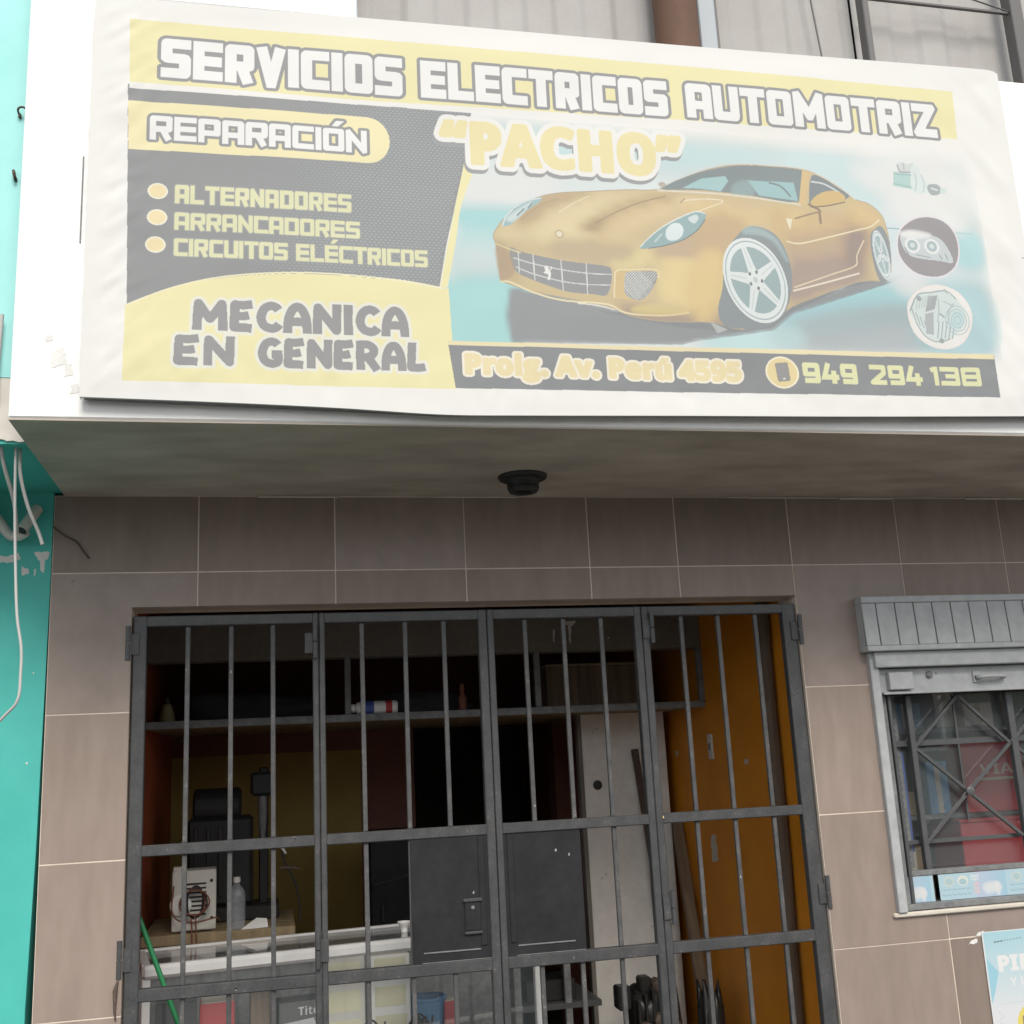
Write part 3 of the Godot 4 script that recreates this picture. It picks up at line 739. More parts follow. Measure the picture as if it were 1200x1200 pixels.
func banner_art() -> Image:
	var im := Image.create(2048, 887, false, Image.FORMAT_RGBA8)
	var paper := tone(247, 247, 244); var yellow := tone(246, 237, 176); var dark := tone(131, 135, 138); var rim := tone(138, 139, 142)
	im.fill(paper)
	# ---- picture of the car on a pale blue floor
	fill(im, [PackedVector2Array([Vector2(746,243),Vector2(1915,265),Vector2(1936,437),Vector2(1923,730),Vector2(689,748),Vector2(694,612),Vector2(716,441)])], tone(222, 233, 234))
	soft(im, PackedVector2Array([Vector2(768,260),Vector2(1030,259),Vector2(1426,270),Vector2(1280,314),Vector2(1026,321),Vector2(839,304)]), tone(196, 226, 230), 30, 0.7)
	soft(im, PackedVector2Array([Vector2(1323,277),Vector2(1656,274),Vector2(1686,367),Vector2(1417,343)]), tone(205, 230, 233), 30, 0.8)
	soft(im, PackedVector2Array([Vector2(727,372),Vector2(930,348),Vector2(907,425),Vector2(725,441)]), tone(238, 238, 236), 20, 0.9)
	fill(im, [PackedVector2Array([Vector2(721,446),Vector2(906,442),Vector2(897,602),Vector2(818,740),Vector2(689,748),Vector2(694,612)])], tone(178, 222, 224))
	soft(im, PackedVector2Array([Vector2(721,448),Vector2(924,441),Vector2(904,472),Vector2(716,475)]), tone(160, 216, 220), 10, 0.8)
	soft(im, PackedVector2Array([Vector2(712,527),Vector2(828,534),Vector2(807,592),Vector2(702,590)]), tone(215, 230, 231), 24, 0.8)
	soft(im, PackedVector2Array([Vector2(697,621),Vector2(868,623),Vector2(836,736),Vector2(692,744)]), tone(160, 216, 218), 16, 0.9)
	# floor to the right of the car
	fill(im, [PackedVector2Array([Vector2(1699,424),Vector2(1932,435),Vector2(1923,730),Vector2(1259,738),Vector2(1382,677),Vector2(1596,569)])], tone(214, 232, 236))
	soft(im, PackedVector2Array([Vector2(1434,646),Vector2(1615,585),Vector2(1719,588),Vector2(1742,648),Vector2(1439,695)]), tone(150, 210, 218), 20, 0.8)
	soft(im, PackedVector2Array([Vector2(1441,675),Vector2(1744,627),Vector2(1752,720),Vector2(1435,731)]), tone(165, 172, 178), 22, 0.75)
	soft(im, PackedVector2Array([Vector2(1272,705),Vector2(1441,680),Vector2(1445,730),Vector2(1240,737)]), tone(190, 226, 230), 12, 0.8)
	soft(im, PackedVector2Array([Vector2(1749,592),Vector2(1918,575),Vector2(1920,722),Vector2(1751,724)]), tone(160, 206, 214), 18, 0.7)
	soft(im, PackedVector2Array([Vector2(1869,443),Vector2(1926,444),Vector2(1927,516),Vector2(1863,511)]), tone(172, 222, 226), 10, 0.8)
	soft(im, PackedVector2Array([Vector2(1702,482),Vector2(1764,499),Vector2(1771,592),Vector2(1698,585)]), tone(236, 238, 238), 14, 0.8)
	soft(im, PackedVector2Array([Vector2(1632,286),Vector2(1895,273),Vector2(1882,429),Vector2(1742,421),Vector2(1707,366)]), tone(244, 246, 246), 24, 0.9)
	pen(im, PackedVector2Array([Vector2(1693,436),Vector2(1732,436)]), 3, tone(150, 180, 188)); pen(im, PackedVector2Array([Vector2(1866,437),Vector2(1914,438)]), 3, tone(165, 205, 210))
	im.blit_rect(blurred(im, 4), Rect2i(700, 230, 1240, 520), Vector2i(700, 230))
	pen(im, PackedVector2Array([Vector2(724,446),Vector2(833,443)]), 3, tone(196, 214, 218)); pen(im, PackedVector2Array([Vector2(1693,436),Vector2(1732,436)]), 3, tone(150, 180, 188)); pen(im, PackedVector2Array([Vector2(1866,437),Vector2(1914,438)]), 3, tone(165, 205, 210))
	# the dark floor under the printed car
	var sh := im.duplicate() as Image
	fill(sh, [PackedVector2Array([Vector2(820,621),Vector2(913,630),Vector2(1113,673),Vector2(1283,682),Vector2(1446,636),Vector2(1607,569),Vector2(1688,563),Vector2(1670,578),Vector2(1444,650),Vector2(1396,689),Vector2(1320,704),Vector2(1213,721),Vector2(1183,731),Vector2(818,740),Vector2(810,681)])], tone(134, 140, 144))
	sh = blurred(sh, 3)
	var shm := Image.create(2048, 887, false, Image.FORMAT_RGBA8)
	fill(shm, [PackedVector2Array([Vector2(753,609),Vector2(1725,547),Vector2(1688,569),Vector2(1444,652),Vector2(1396,691),Vector2(1320,705),Vector2(1212,723),Vector2(1183,731),Vector2(748,742)])], Color.WHITE)
	im.blit_rect_mask(sh, shm, Rect2i(0, 0, 2048, 887), Vector2i.ZERO)
	fill(im, [PackedVector2Array([Vector2(1390,685),Vector2(1444,646),Vector2(1613,566),Vector2(1681,559),Vector2(1448,620),Vector2(1285,666),Vector2(1114,665),Vector2(1002,664),Vector2(1187,693),Vector2(1301,700)])], tone(124, 130, 134))
	# body: broad tones of the printed paintwork, blended, then cut to the outline
	var body := smooth_poly(PackedVector2Array([Vector2(790,507),Vector2(799,487),Vector2(821,458),Vector2(855,432),Vector2(893,411),Vector2(936,399),Vector2(1002,391),Vector2(1088,381),Vector2(1151,377),Vector2(1197,355),Vector2(1249,331),Vector2(1300,313),Vector2(1357,302),Vector2(1427,299),Vector2(1498,302),Vector2(1539,312),Vector2(1584,336),Vector2(1622,367),Vector2(1655,376),Vector2(1680,395),Vector2(1693,424),Vector2(1696,494),Vector2(1681,559),Vector2(1608,570),Vector2(1510,607),Vector2(1441,636),Vector2(1393,670),Vector2(1322,692),Vector2(1261,680),Vector2(1188,680),Vector2(1135,680),Vector2(1072,671),Vector2(1025,652),Vector2(940,638),Vector2(863,625),Vector2(807,607),Vector2(800,592),Vector2(796,532)]), 3)
	var wk := Image.create(2048, 887, false, Image.FORMAT_RGBA8); var base_coat := tone(206, 184, 140); wk.fill(base_coat)
	for p in [
		[PackedVector2Array([Vector2(789,504),Vector2(809,474),Vector2(850,457),Vector2(912,414),Vector2(1021,389),Vector2(1156,378),Vector2(1184,390),Vector2(1085,427),Vector2(1015,481),Vector2(947,519),Vector2(869,523),Vector2(802,517)]), tone(222, 200, 152)],
		[PackedVector2Array([Vector2(871,489),Vector2(933,451),Vector2(1018,431),Vector2(1055,443),Vector2(1004,491),Vector2(948,514),Vector2(892,512)]), tone(232, 212, 162)],
		[PackedVector2Array([Vector2(841,465),Vector2(898,420),Vector2(983,395),Vector2(992,402),Vector2(920,433),Vector2(863,470)]), tone(186, 160, 122)],
		[PackedVector2Array([Vector2(896,453),Vector2(953,421),Vector2(1040,392),Vector2(1058,394),Vector2(976,434),Vector2(923,467)]), tone(228, 206, 160)],
		[PackedVector2Array([Vector2(987,475),Vector2(1046,439),Vector2(1125,404),Vector2(1195,386),Vector2(1173,402),Vector2(1104,432),Vector2(1035,465),Vector2(996,482)]), tone(164, 138, 104)],
		[PackedVector2Array([Vector2(1045,452),Vector2(1114,418),Vector2(1199,392),Vector2(1283,384),Vector2(1302,398),Vector2(1210,424),Vector2(1129,474),Vector2(1078,516),Vector2(1040,528),Vector2(1014,500)]), tone(220, 196, 146)],
		[PackedVector2Array([Vector2(929,512),Vector2(985,516),Vector2(1050,518),Vector2(1106,524),Vector2(1075,548),Vector2(1011,542),Vector2(946,536),Vector2(919,525)]), tone(196, 172, 138)],
		[PackedVector2Array([Vector2(1043,548),Vector2(1076,546),Vector2(1107,514),Vector2(1141,508),Vector2(1153,522),Vector2(1122,553),Vector2(1084,567),Vector2(1046,571)]), tone(232, 212, 154)],
		[PackedVector2Array([Vector2(1150,512),Vector2(1224,488),Vector2(1300,464),Vector2(1322,487),Vector2(1314,523),Vector2(1220,533),Vector2(1152,544)]), tone(192, 166, 136)],
		[PackedVector2Array([Vector2(1147,542),Vector2(1220,536),Vector2(1293,537),Vector2(1291,609),Vector2(1256,663),Vector2(1185,652),Vector2(1140,630)]), tone(232, 208, 146)],
		[PackedVector2Array([Vector2(1249,431),Vector2(1290,409),Vector2(1341,395),Vector2(1349,426),Vector2(1314,473),Vector2(1264,476),Vector2(1240,472)]), tone(190, 158, 124)],
		[PackedVector2Array([Vector2(1207,400),Vector2(1263,388),Vector2(1317,393),Vector2(1326,402),Vector2(1280,406),Vector2(1212,409)]), tone(238, 220, 178)],
		[PackedVector2Array([Vector2(1068,652),Vector2(1137,668),Vector2(1208,665),Vector2(1281,658),Vector2(1278,687),Vector2(1158,691),Vector2(1066,676)]), tone(168, 146, 128)],
		[PackedVector2Array([Vector2(792,522),Vector2(814,541),Vector2(821,587),Vector2(802,611),Vector2(786,570)]), tone(172, 148, 120)],
		[PackedVector2Array([Vector2(803,593),Vector2(842,605),Vector2(909,631),Vector2(1031,644),Vector2(1031,653),Vector2(921,644),Vector2(841,629),Vector2(797,612)]), tone(204, 182, 134)],
		[PackedVector2Array([Vector2(1215,412),Vector2(1288,392),Vector2(1371,399),Vector2(1451,397),Vector2(1447,428),Vector2(1404,437),Vector2(1341,453),Vector2(1280,469),Vector2(1236,448)]), tone(222, 194, 140)],
		[PackedVector2Array([Vector2(1253,446),Vector2(1319,436),Vector2(1347,459),Vector2(1308,492),Vector2(1275,529),Vector2(1246,519)]), tone(198, 168, 126)],
		[PackedVector2Array([Vector2(1234,526),Vector2(1294,516),Vector2(1285,599),Vector2(1261,671),Vector2(1214,678)]), tone(226, 196, 132)],
		[PackedVector2Array([Vector2(1430,417),Vector2(1508,431),Vector2(1590,426),Vector2(1668,402),Vector2(1678,421),Vector2(1612,450),Vector2(1522,473),Vector2(1454,477),Vector2(1433,448)]), tone(206, 176, 126)],
		[PackedVector2Array([Vector2(1451,397),Vector2(1505,400),Vector2(1502,431),Vector2(1457,446)]), tone(220, 192, 138)],
		[PackedVector2Array([Vector2(1608,377),Vector2(1646,375),Vector2(1682,397),Vector2(1688,426),Vector2(1651,435),Vector2(1615,424)]), tone(222, 188, 134)],
		[PackedVector2Array([Vector2(1459,483),Vector2(1528,473),Vector2(1638,442),Vector2(1644,485),Vector2(1614,530),Vector2(1549,551),Vector2(1460,580),Vector2(1453,538)]), tone(188, 162, 132)],
		[PackedVector2Array([Vector2(1458,543),Vector2(1527,534),Vector2(1616,511),Vector2(1616,560),Vector2(1520,589),Vector2(1444,616)]), tone(166, 146, 134)],
		[PackedVector2Array([Vector2(1605,450),Vector2(1636,454),Vector2(1616,511),Vector2(1601,531),Vector2(1593,500)]), tone(150, 132, 122)]]:
		for q in Geometry2D.offset_polygon(smooth_poly(p[0], 3), 4.0): fill(wk, [q], (p[1] as Color).lerp(base_coat, 0.0))
	wk = blurred(blurred(wk, 4), 3)
	var bm := Image.create(2048, 887, false, Image.FORMAT_RGBA8); fill(bm, [body], Color.WHITE)
	im.blit_rect_mask(wk, bm, Rect2i(0, 0, 2048, 887), Vector2i.ZERO)
	pen(im, smooth_line(PackedVector2Array([Vector2(1011,466),Vector2(1056,438),Vector2(1115,410),Vector2(1174,391)]) ), 3, tone(158, 134, 104)); pen(im, smooth_line(PackedVector2Array([Vector2(934,444),Vector2(968,420),Vector2(1002,402)]) ), 2, tone(240, 226, 190)); pen(im, smooth_line(PackedVector2Array([Vector2(850,466),Vector2(897,429),Vector2(936,412)]) ), 2, tone(168, 144, 112))
	pen(im, smooth_line(PackedVector2Array([Vector2(1210,399),Vector2(1263,391),Vector2(1307,393),Vector2(1271,411),Vector2(1219,433)]) ), 2.5, tone(240, 226, 190)); pen(im, smooth_line(PackedVector2Array([Vector2(1207,404),Vector2(1218,393)]) ), 3, tone(176, 150, 116))
	pen(im, body, 2.0, tone(176, 160, 132), true)
	# windscreen, roof, side glass
	fill(im, [smooth_poly(PackedVector2Array([Vector2(1161,374),Vector2(1217,345),Vector2(1279,321),Vector2(1353,304),Vector2(1432,301),Vector2(1500,304),Vector2(1503,316),Vector2(1489,384),Vector2(1374,375),Vector2(1255,370)]), 3)], tone(122, 134, 138))
	fill(im, [PackedVector2Array([Vector2(1215,368),Vector2(1261,342),Vector2(1318,332),Vector2(1324,344),Vector2(1304,370),Vector2(1255,367)])], tone(160, 200, 204)); fill(im, [PackedVector2Array([Vector2(1370,338),Vector2(1480,337),Vector2(1485,382),Vector2(1394,374)])], tone(150, 190, 195))
	soft(im, PackedVector2Array([Vector2(1341,347),Vector2(1373,341),Vector2(1383,369),Vector2(1354,377),Vector2(1330,372)]), tone(158, 188, 192), 5, 0.6); pen(im, smooth_line(PackedVector2Array([Vector2(1422,341),Vector2(1448,348),Vector2(1468,371)]) ), 4, tone(110, 122, 126))
	fill(im, [PackedVector2Array([Vector2(1505,301),Vector2(1520,311),Vector2(1502,390),Vector2(1486,391)])], tone(218, 186, 130))
	fill(im, [smooth_poly(PackedVector2Array([Vector2(1526,317),Vector2(1556,323),Vector2(1593,346),Vector2(1612,364),Vector2(1561,386),Vector2(1519,393),Vector2(1513,372)]), 3)], tone(120, 130, 134))
	pen(im, smooth_line(PackedVector2Array([Vector2(1524,332),Vector2(1555,336),Vector2(1590,355)]) ), 4, tone(214, 222, 222))
	pen(im, smooth_line(PackedVector2Array([Vector2(1156,376),Vector2(1218,341),Vector2(1290,311),Vector2(1357,300),Vector2(1433,297),Vector2(1505,301),Vector2(1545,314),Vector2(1594,342),Vector2(1626,369)]) ), 3, tone(216, 220, 216))
	pen(im, smooth_line(PackedVector2Array([Vector2(1160,378),Vector2(1274,376),Vector2(1373,380),Vector2(1490,391)]) ), 3.5, tone(226, 222, 206))
	fill(im, [smooth_poly(PackedVector2Array([Vector2(1516,381),Vector2(1544,358),Vector2(1578,351),Vector2(1602,362),Vector2(1591,380),Vector2(1556,389),Vector2(1524,397)]), 3)], tone(214, 180, 118)); pen(im, PackedVector2Array([Vector2(1511,389),Vector2(1534,400),Vector2(1534,433)]), 6, tone(140, 118, 100))
	pen(im, smooth_line(PackedVector2Array([Vector2(1515,395),Vector2(1556,389),Vector2(1600,377)]) ), 3, tone(120, 108, 96))
	fill(im, [oval(PackedVector2Array([Vector2(1169,363)])[0], 9, 6)], tone(178, 172, 158))
	# crease, sill, vent, badges
	pen(im, smooth_line(PackedVector2Array([Vector2(1447,482),Vector2(1475,486),Vector2(1526,473),Vector2(1620,445),Vector2(1656,434),Vector2(1679,416)]) ), 3.5, tone(240, 224, 184)); pen(im, smooth_line(PackedVector2Array([Vector2(1450,598),Vector2(1523,577),Vector2(1611,550)]) ), 4, tone(238, 226, 204))
	pen(im, smooth_line(PackedVector2Array([Vector2(1453,590),Vector2(1546,555),Vector2(1605,532),Vector2(1612,507),Vector2(1634,469)]) ), 3, tone(232, 214, 176)); pen(im, PackedVector2Array([Vector2(1474,425),Vector2(1512,412),Vector2(1538,404)]), 4, tone(150, 124, 96))
	fill(im, [PackedVector2Array([Vector2(1451,426),Vector2(1466,427),Vector2(1458,455)])], tone(236, 230, 200)); fill(im, [oval(PackedVector2Array([Vector2(931,494)])[0], 8, 8)], tone(232, 222, 190)); pen(im, oval(PackedVector2Array([Vector2(931,494)])[0], 8, 8), 2, tone(170, 146, 110), true)
	# lamps
	fill(im, [smooth_poly(PackedVector2Array([Vector2(809,482),Vector2(818,458),Vector2(837,438),Vector2(865,421),Vector2(897,412),Vector2(893,423),Vector2(869,441),Vector2(846,462),Vector2(826,480)]), 3)], tone(150, 184, 190))
	soft(im, PackedVector2Array([Vector2(822,465),Vector2(851,442),Vector2(875,426),Vector2(865,436),Vector2(836,467)]), tone(216, 232, 234), 6, 0.9); pen(im, PackedVector2Array([Vector2(811,482),Vector2(818,460),Vector2(838,439),Vector2(867,421),Vector2(895,414)]), 2.5, tone(226, 232, 228)); pen(im, PackedVector2Array([Vector2(843,457),Vector2(858,441)]), 3, tone(110, 126, 130)); pen(im, PackedVector2Array([Vector2(867,439),Vector2(877,426)]), 3, tone(120, 136, 140))
	fill(im, [smooth_poly(PackedVector2Array([Vector2(1106,516),Vector2(1127,494),Vector2(1158,467),Vector2(1199,442),Vector2(1240,423),Vector2(1262,425),Vector2(1260,441),Vector2(1241,467),Vector2(1205,492),Vector2(1165,507),Vector2(1126,516)]), 3)], tone(140, 170, 176))
	fill(im, [smooth_poly(PackedVector2Array([Vector2(1168,472),Vector2(1181,457),Vector2(1198,453),Vector2(1208,465),Vector2(1202,485),Vector2(1183,496),Vector2(1168,492)]), 3)], tone(222, 236, 238)); fill(im, [smooth_poly(PackedVector2Array([Vector2(1221,441),Vector2(1239,430),Vector2(1246,437),Vector2(1235,452)]), 3)], tone(206, 222, 224))
	pen(im, smooth_line(PackedVector2Array([Vector2(1107,514),Vector2(1127,493),Vector2(1159,466),Vector2(1200,441),Vector2(1240,423),Vector2(1261,426)]) ), 2.5, tone(230, 236, 234)); pen(im, smooth_line(PackedVector2Array([Vector2(1126,516),Vector2(1165,507),Vector2(1205,492),Vector2(1239,468),Vector2(1260,441)]) ), 2, tone(96, 110, 114)); pen(im, PackedVector2Array([Vector2(1141,500),Vector2(1157,482)]), 4, tone(190, 208, 212))
	# grille and air intake
	fill(im, [smooth_poly(PackedVector2Array([Vector2(824,530),Vector2(846,538),Vector2(891,547),Vector2(945,555),Vector2(1000,559),Vector2(1034,563),Vector2(1040,577),Vector2(1035,606),Vector2(1023,628),Vector2(995,626),Vector2(946,624),Vector2(901,612),Vector2(865,599),Vector2(839,587),Vector2(826,568)]), 3)], tone(138, 142, 144))
	for l in [PackedVector2Array([Vector2(841,538),Vector2(841,585)]), PackedVector2Array([Vector2(872,543),Vector2(873,600)]), PackedVector2Array([Vector2(931,553),Vector2(932,621)]), PackedVector2Array([Vector2(985,558),Vector2(984,627)])]: pen(im, l, 2.5, tone(222, 226, 222))
	for l in [PackedVector2Array([Vector2(831,553),Vector2(872,564),Vector2(935,575),Vector2(990,580),Vector2(1040,580)]), PackedVector2Array([Vector2(835,573),Vector2(871,587),Vector2(933,601),Vector2(987,605),Vector2(1035,604)])]: pen(im, smooth_line(l), 2.5, tone(214, 220, 216))
	fill(im, [smooth_poly(PackedVector2Array([Vector2(895,570),Vector2(902,567),Vector2(904,575),Vector2(908,583),Vector2(905,597),Vector2(900,599),Vector2(902,587),Vector2(896,585),Vector2(892,582),Vector2(896,579)]), 3)], tone(238, 238, 234)); pen(im, PackedVector2Array([Vector2(904,578),Vector2(909,575),Vector2(910,569)]), 2, tone(238, 238, 234))
	fill(im, [smooth_poly(PackedVector2Array([Vector2(1046,572),Vector2(1070,569),Vector2(1112,567),Vector2(1139,567),Vector2(1142,581),Vector2(1132,606),Vector2(1112,632),Vector2(1097,638),Vector2(1069,635),Vector2(1046,632),Vector2(1041,620)]), 3)], tone(214, 184, 128))
	var mesh_poly := smooth_poly(PackedVector2Array([Vector2(1074,573),Vector2(1112,569),Vector2(1136,569),Vector2(1139,582),Vector2(1129,605),Vector2(1110,629),Vector2(1095,636),Vector2(1075,631),Vector2(1065,619),Vector2(1067,590)]), 3)
	fill(im, [mesh_poly], tone(140, 143, 144))
	for k in 12:
		var a := PackedVector2Array([Vector2(1069,571),Vector2(1139,568)])[0].lerp(PackedVector2Array([Vector2(1069,571),Vector2(1139,568)])[1], k / 11.0); var b := a + Vector2(-70, 78)
		for q in Geometry2D.intersect_polyline_with_polygon(PackedVector2Array([a + Vector2(10, 0), b + Vector2(10, 0)]), mesh_poly): pen(im, q, 1.6, tone(205, 208, 204))
		for q in Geometry2D.intersect_polyline_with_polygon(PackedVector2Array([a - Vector2(40, 0), a + Vector2(50, 92)]), mesh_poly): pen(im, q, 1.6, tone(205, 208, 204))
	pen(im, smooth_line(PackedVector2Array([Vector2(1041,632),Vector2(1045,595),Vector2(1051,571),Vector2(1084,567),Vector2(1122,564),Vector2(1142,567),Vector2(1142,584)]) ), 3, tone(238, 222, 178))
	pen(im, smooth_line(PackedVector2Array([Vector2(801,607),Vector2(820,607),Vector2(868,628),Vector2(931,643),Vector2(1022,647),Vector2(1058,663),Vector2(1095,668),Vector2(1151,667),Vector2(1202,659)]) ), 4, tone(236, 222, 176)); pen(im, smooth_line(PackedVector2Array([Vector2(795,522),Vector2(806,528),Vector2(846,541)]) ), 3, tone(226, 206, 150)); pen(im, smooth_line(PackedVector2Array([Vector2(962,648),Vector2(1003,651),Vector2(1039,659)]) ), 3, tone(230, 228, 214))
	soft(im, PackedVector2Array([Vector2(1106,646),Vector2(1153,644),Vector2(1200,657),Vector2(1151,665),Vector2(1095,665),Vector2(1077,656)]), tone(224, 202, 138), 6, 0.8); soft(im, PackedVector2Array([Vector2(796,532),Vector2(819,545),Vector2(828,582),Vector2(806,602),Vector2(800,588)]), tone(176, 150, 120), 6, 0.8)
	# wheels
	fill(im, [smooth_poly(PackedVector2Array([Vector2(1270,647),Vector2(1285,599),Vector2(1296,528),Vector2(1321,486),Vector2(1354,455),Vector2(1384,450),Vector2(1419,465),Vector2(1441,502),Vector2(1450,550),Vector2(1446,592),Vector2(1429,641),Vector2(1402,671),Vector2(1365,688),Vector2(1312,690),Vector2(1278,682)]), 3)], tone(128, 138, 142))
	soft(im, PackedVector2Array([Vector2(1360,453),Vector2(1390,456),Vector2(1423,480),Vector2(1442,526),Vector2(1437,521),Vector2(1417,485),Vector2(1385,469),Vector2(1346,467)]), tone(166, 190, 194), 6, 0.8)
	star_wheel(im, PackedVector2Array([Vector2(1363,577)])[0], 72, 100, -0.24, 5, -0.35, tone(120, 128, 132), tone(226, 234, 236), tone(146, 170, 174))
	fill(im, [smooth_poly(PackedVector2Array([Vector2(1651,460),Vector2(1663,441),Vector2(1680,431),Vector2(1693,452),Vector2(1697,501),Vector2(1687,544),Vector2(1672,570),Vector2(1659,563),Vector2(1650,521)]), 3)], tone(134, 142, 146))
	star_wheel(im, PackedVector2Array([Vector2(1673,502)])[0], 18, 60, -0.10, 5, 0.3, tone(120, 128, 132), tone(220, 232, 234), tone(158, 182, 186))
	fill(im, [PackedVector2Array([Vector2(1249,677),Vector2(1288,694),Vector2(1264,703)])], tone(176, 180, 180))
	# ---- dark left field with woven texture, then its yellow borders
	var field := PackedVector2Array([Vector2(67,221),Vector2(230,225),Vector2(485,225),Vector2(755,226),Vector2(747,292),Vector2(727,382),Vector2(690,538),Vector2(674,626),Vector2(614,616),Vector2(479,610),Vector2(347,613),Vector2(250,626),Vector2(156,652),Vector2(77,689)])
	fill(im, [field], dark)
	var clip := Rect2i(Vector2i(300, 215), Vector2i(480, 420))
	var weave := tone(160, 174, 178)
	for y in range(clip.position.y, clip.end.y, 6):
		for x in range(clip.position.x, clip.end.x, 9):
			var p := Vector2(x + (4 if (y / 6) % 2 else 0), y)
			var reach: float = clamp((p.x - 300.0 + (p.y - 260.0) * 0.3) / 280.0, 0.0, 1.0)
			if Geometry2D.is_point_in_polygon(p, field) and Geometry2D.is_point_in_polygon(p + Vector2(6, 3), field):
				weave.a = 0.75 * reach
				if weave.a > 0.08:
					var s1 := Image.create(5, 3, false, Image.FORMAT_RGBA8); s1.fill(weave); im.blend_rect(s1, Rect2i(0, 0, 5, 3), Vector2i(p))
	# yellow right border of the field, swelling downwards, and the yellow mound
	fill(im, [smooth_line(PackedVector2Array([Vector2(753,282),Vector2(727,382),Vector2(693,538),Vector2(676,626)]) ) + smooth_line(PackedVector2Array([Vector2(690,626),Vector2(709,536),Vector2(726,441),Vector2(757,353),Vector2(767,290)]) )], yellow)
	fill(im, [smooth_line(PackedVector2Array([Vector2(74,690),Vector2(156,652),Vector2(250,626),Vector2(363,612),Vector2(479,610),Vector2(597,617),Vector2(675,628)]) ) + PackedVector2Array([Vector2(693,627),Vector2(699,841),Vector2(73,840)])], yellow)
	pen(im, smooth_line(PackedVector2Array([Vector2(74,689),Vector2(156,651),Vector2(250,624),Vector2(363,610),Vector2(479,608),Vector2(597,615),Vector2(676,626)]) ), 3, tone(252, 246, 205))
	# top band and pill
	fill(im, [PackedVector2Array([Vector2(67,74),Vector2(487,71),Vector2(1241,68),Vector2(1918,69),Vector2(1912,195),Vector2(1230,204),Vector2(485,216),Vector2(70,216)])], yellow)
	fill(im, [PackedVector2Array([Vector2(70,216),Vector2(485,216),Vector2(1230,204),Vector2(1912,195),Vector2(1910,211),Vector2(1228,222),Vector2(755,223),Vector2(485,227),Vector2(70,230)])], tone(246, 246, 243))
	var pill := PackedVector2Array(); var pa := PackedVector2Array([Vector2(68,257),Vector2(536,254),Vector2(582,303),Vector2(541,359),Vector2(71,362)])
	pill.append(pa[0])
	for k in 13: pill.append(Vector2(pa[1].x, 0.5 * (pa[1].y + pa[3].y)) + Vector2(cos(-PI / 2 + PI * k / 12.0) * (pa[2].x - pa[1].x), sin(-PI / 2 + PI * k / 12.0) * 0.5 * (pa[3].y - pa[1].y)))
	pill.append(pa[4])
	fill(im, [pill], tone(250, 238, 182))
	# bottom bar
	fill(im, [PackedVector2Array([Vector2(687,741),Vector2(997,739),Vector2(1376,736),Vector2(1920,732),Vector2(1919,831),Vector2(1365,834),Vector2(990,837),Vector2(699,839)])], tone(122, 125, 129))
	fill(im, [PackedVector2Array([Vector2(687,739),Vector2(997,738),Vector2(1376,734),Vector2(1919,729),Vector2(1919,741),Vector2(1374,744),Vector2(997,747),Vector2(687,748)])], tone(240, 226, 178))
	# ---- lettering
	var white := tone(250, 250, 249)
	block(im, "SERVICIOS", 128, 612, 111, 200, 0.25, white, rim, 7)
	block(im, "ELECTRICOS", 650, 1198, 111, 198, 0.25, white, rim, 7)
	block(im, "AUTOMOTRIZ", 1241, 1862, 110, 196, 0.25, white, rim, 7)
	block(im, "REPARACION", 110, 535, 286, 338, 0.24, white, rim, 6, 8)
	var pale := tone(228, 228, 178)
	block(im, "ALTERNADORES", 160, 501, 433, 473, 0.22, pale, tone(150, 153, 152), 2)
	block(im, "ARRANCADORES", 160, 517, 492, 529, 0.22, pale, tone(150, 153, 152), 2)
	block(im, "CIRCUITOS ELECTRICOS", 160, 652, 547, 584, 0.22, pale, tone(150, 153, 152), 2, 12)
	for c in [Vector2(128, 449), Vector2(128, 505), Vector2(126, 562)]:
		fill(im, [oval(c, 19, 17)], tone(250, 246, 226)); fill(im, [oval(c, 16, 14)], tone(247, 226, 172))
	poster_letters(im, "MECANICA", 196, 612, 672, 735, tone(140, 140, 142), tone(240, 240, 226), 6)
	var a1 := [tone(140, 140, 142), tone(240, 240, 226)]
	poster_letters(im, "EN", 162, 280, 746, 806, a1[0], a1[1], 6); poster_letters(im, "GENERAL", 318, 646, 746, 806, a1[0], a1[1], 6)
	var name_glyphs := type_glyphs("“PACHO”", true, 690, 1216, 341, 92)
	for g in name_glyphs:
		fill_fat(im, g, 16.0, tone(146, 149, 152), Vector2(-3, 9))
	for g in name_glyphs: fill_fat(im, g, 16.0, tone(246, 246, 243))
	for g in name_glyphs: fill_fat(im, g, 5.5, tone(244, 230, 168))
	var addr := type_glyphs("Prolg. Av. Perú 4595", true, 722, 1308, 807, 40)
	for g in addr: fill_fat(im, g, 8.0, tone(248, 242, 222))
	for g in addr: fill_fat(im, g, 3.2, tone(240, 222, 168))
	fill(im, [oval(Vector2(1403, 786), 38, 36)], tone(250, 240, 210)); fill(im, [oval(Vector2(1403, 786), 34, 32)], tone(234, 212, 150))
	pen(im, PackedVector2Array([Vector2(1391, 768), Vector2(1415, 766), Vector2(1417, 802), Vector2(1394, 804)]), 6, tone(140, 138, 128), true); fill(im, [PackedVector2Array([Vector2(1391, 768), Vector2(1415, 766), Vector2(1417, 802), Vector2(1394, 804)])], tone(136, 137, 138))
	fill(im, [oval(Vector2(1406, 800), 3, 2, 0, 8)], tone(230, 230, 220))
	var num := tone(226, 228, 172)
	block(im, "949", 1450, 1578, 762, 809, 0.245, num, num, 0.0, -1, 0.1); block(im, "294", 1608, 1734, 762, 808, 0.245, num, num, 0.0, -1, 0.1); block(im, "138", 1756, 1878, 762, 806, 0.245, num, num, 0.0, -1, 0.1)
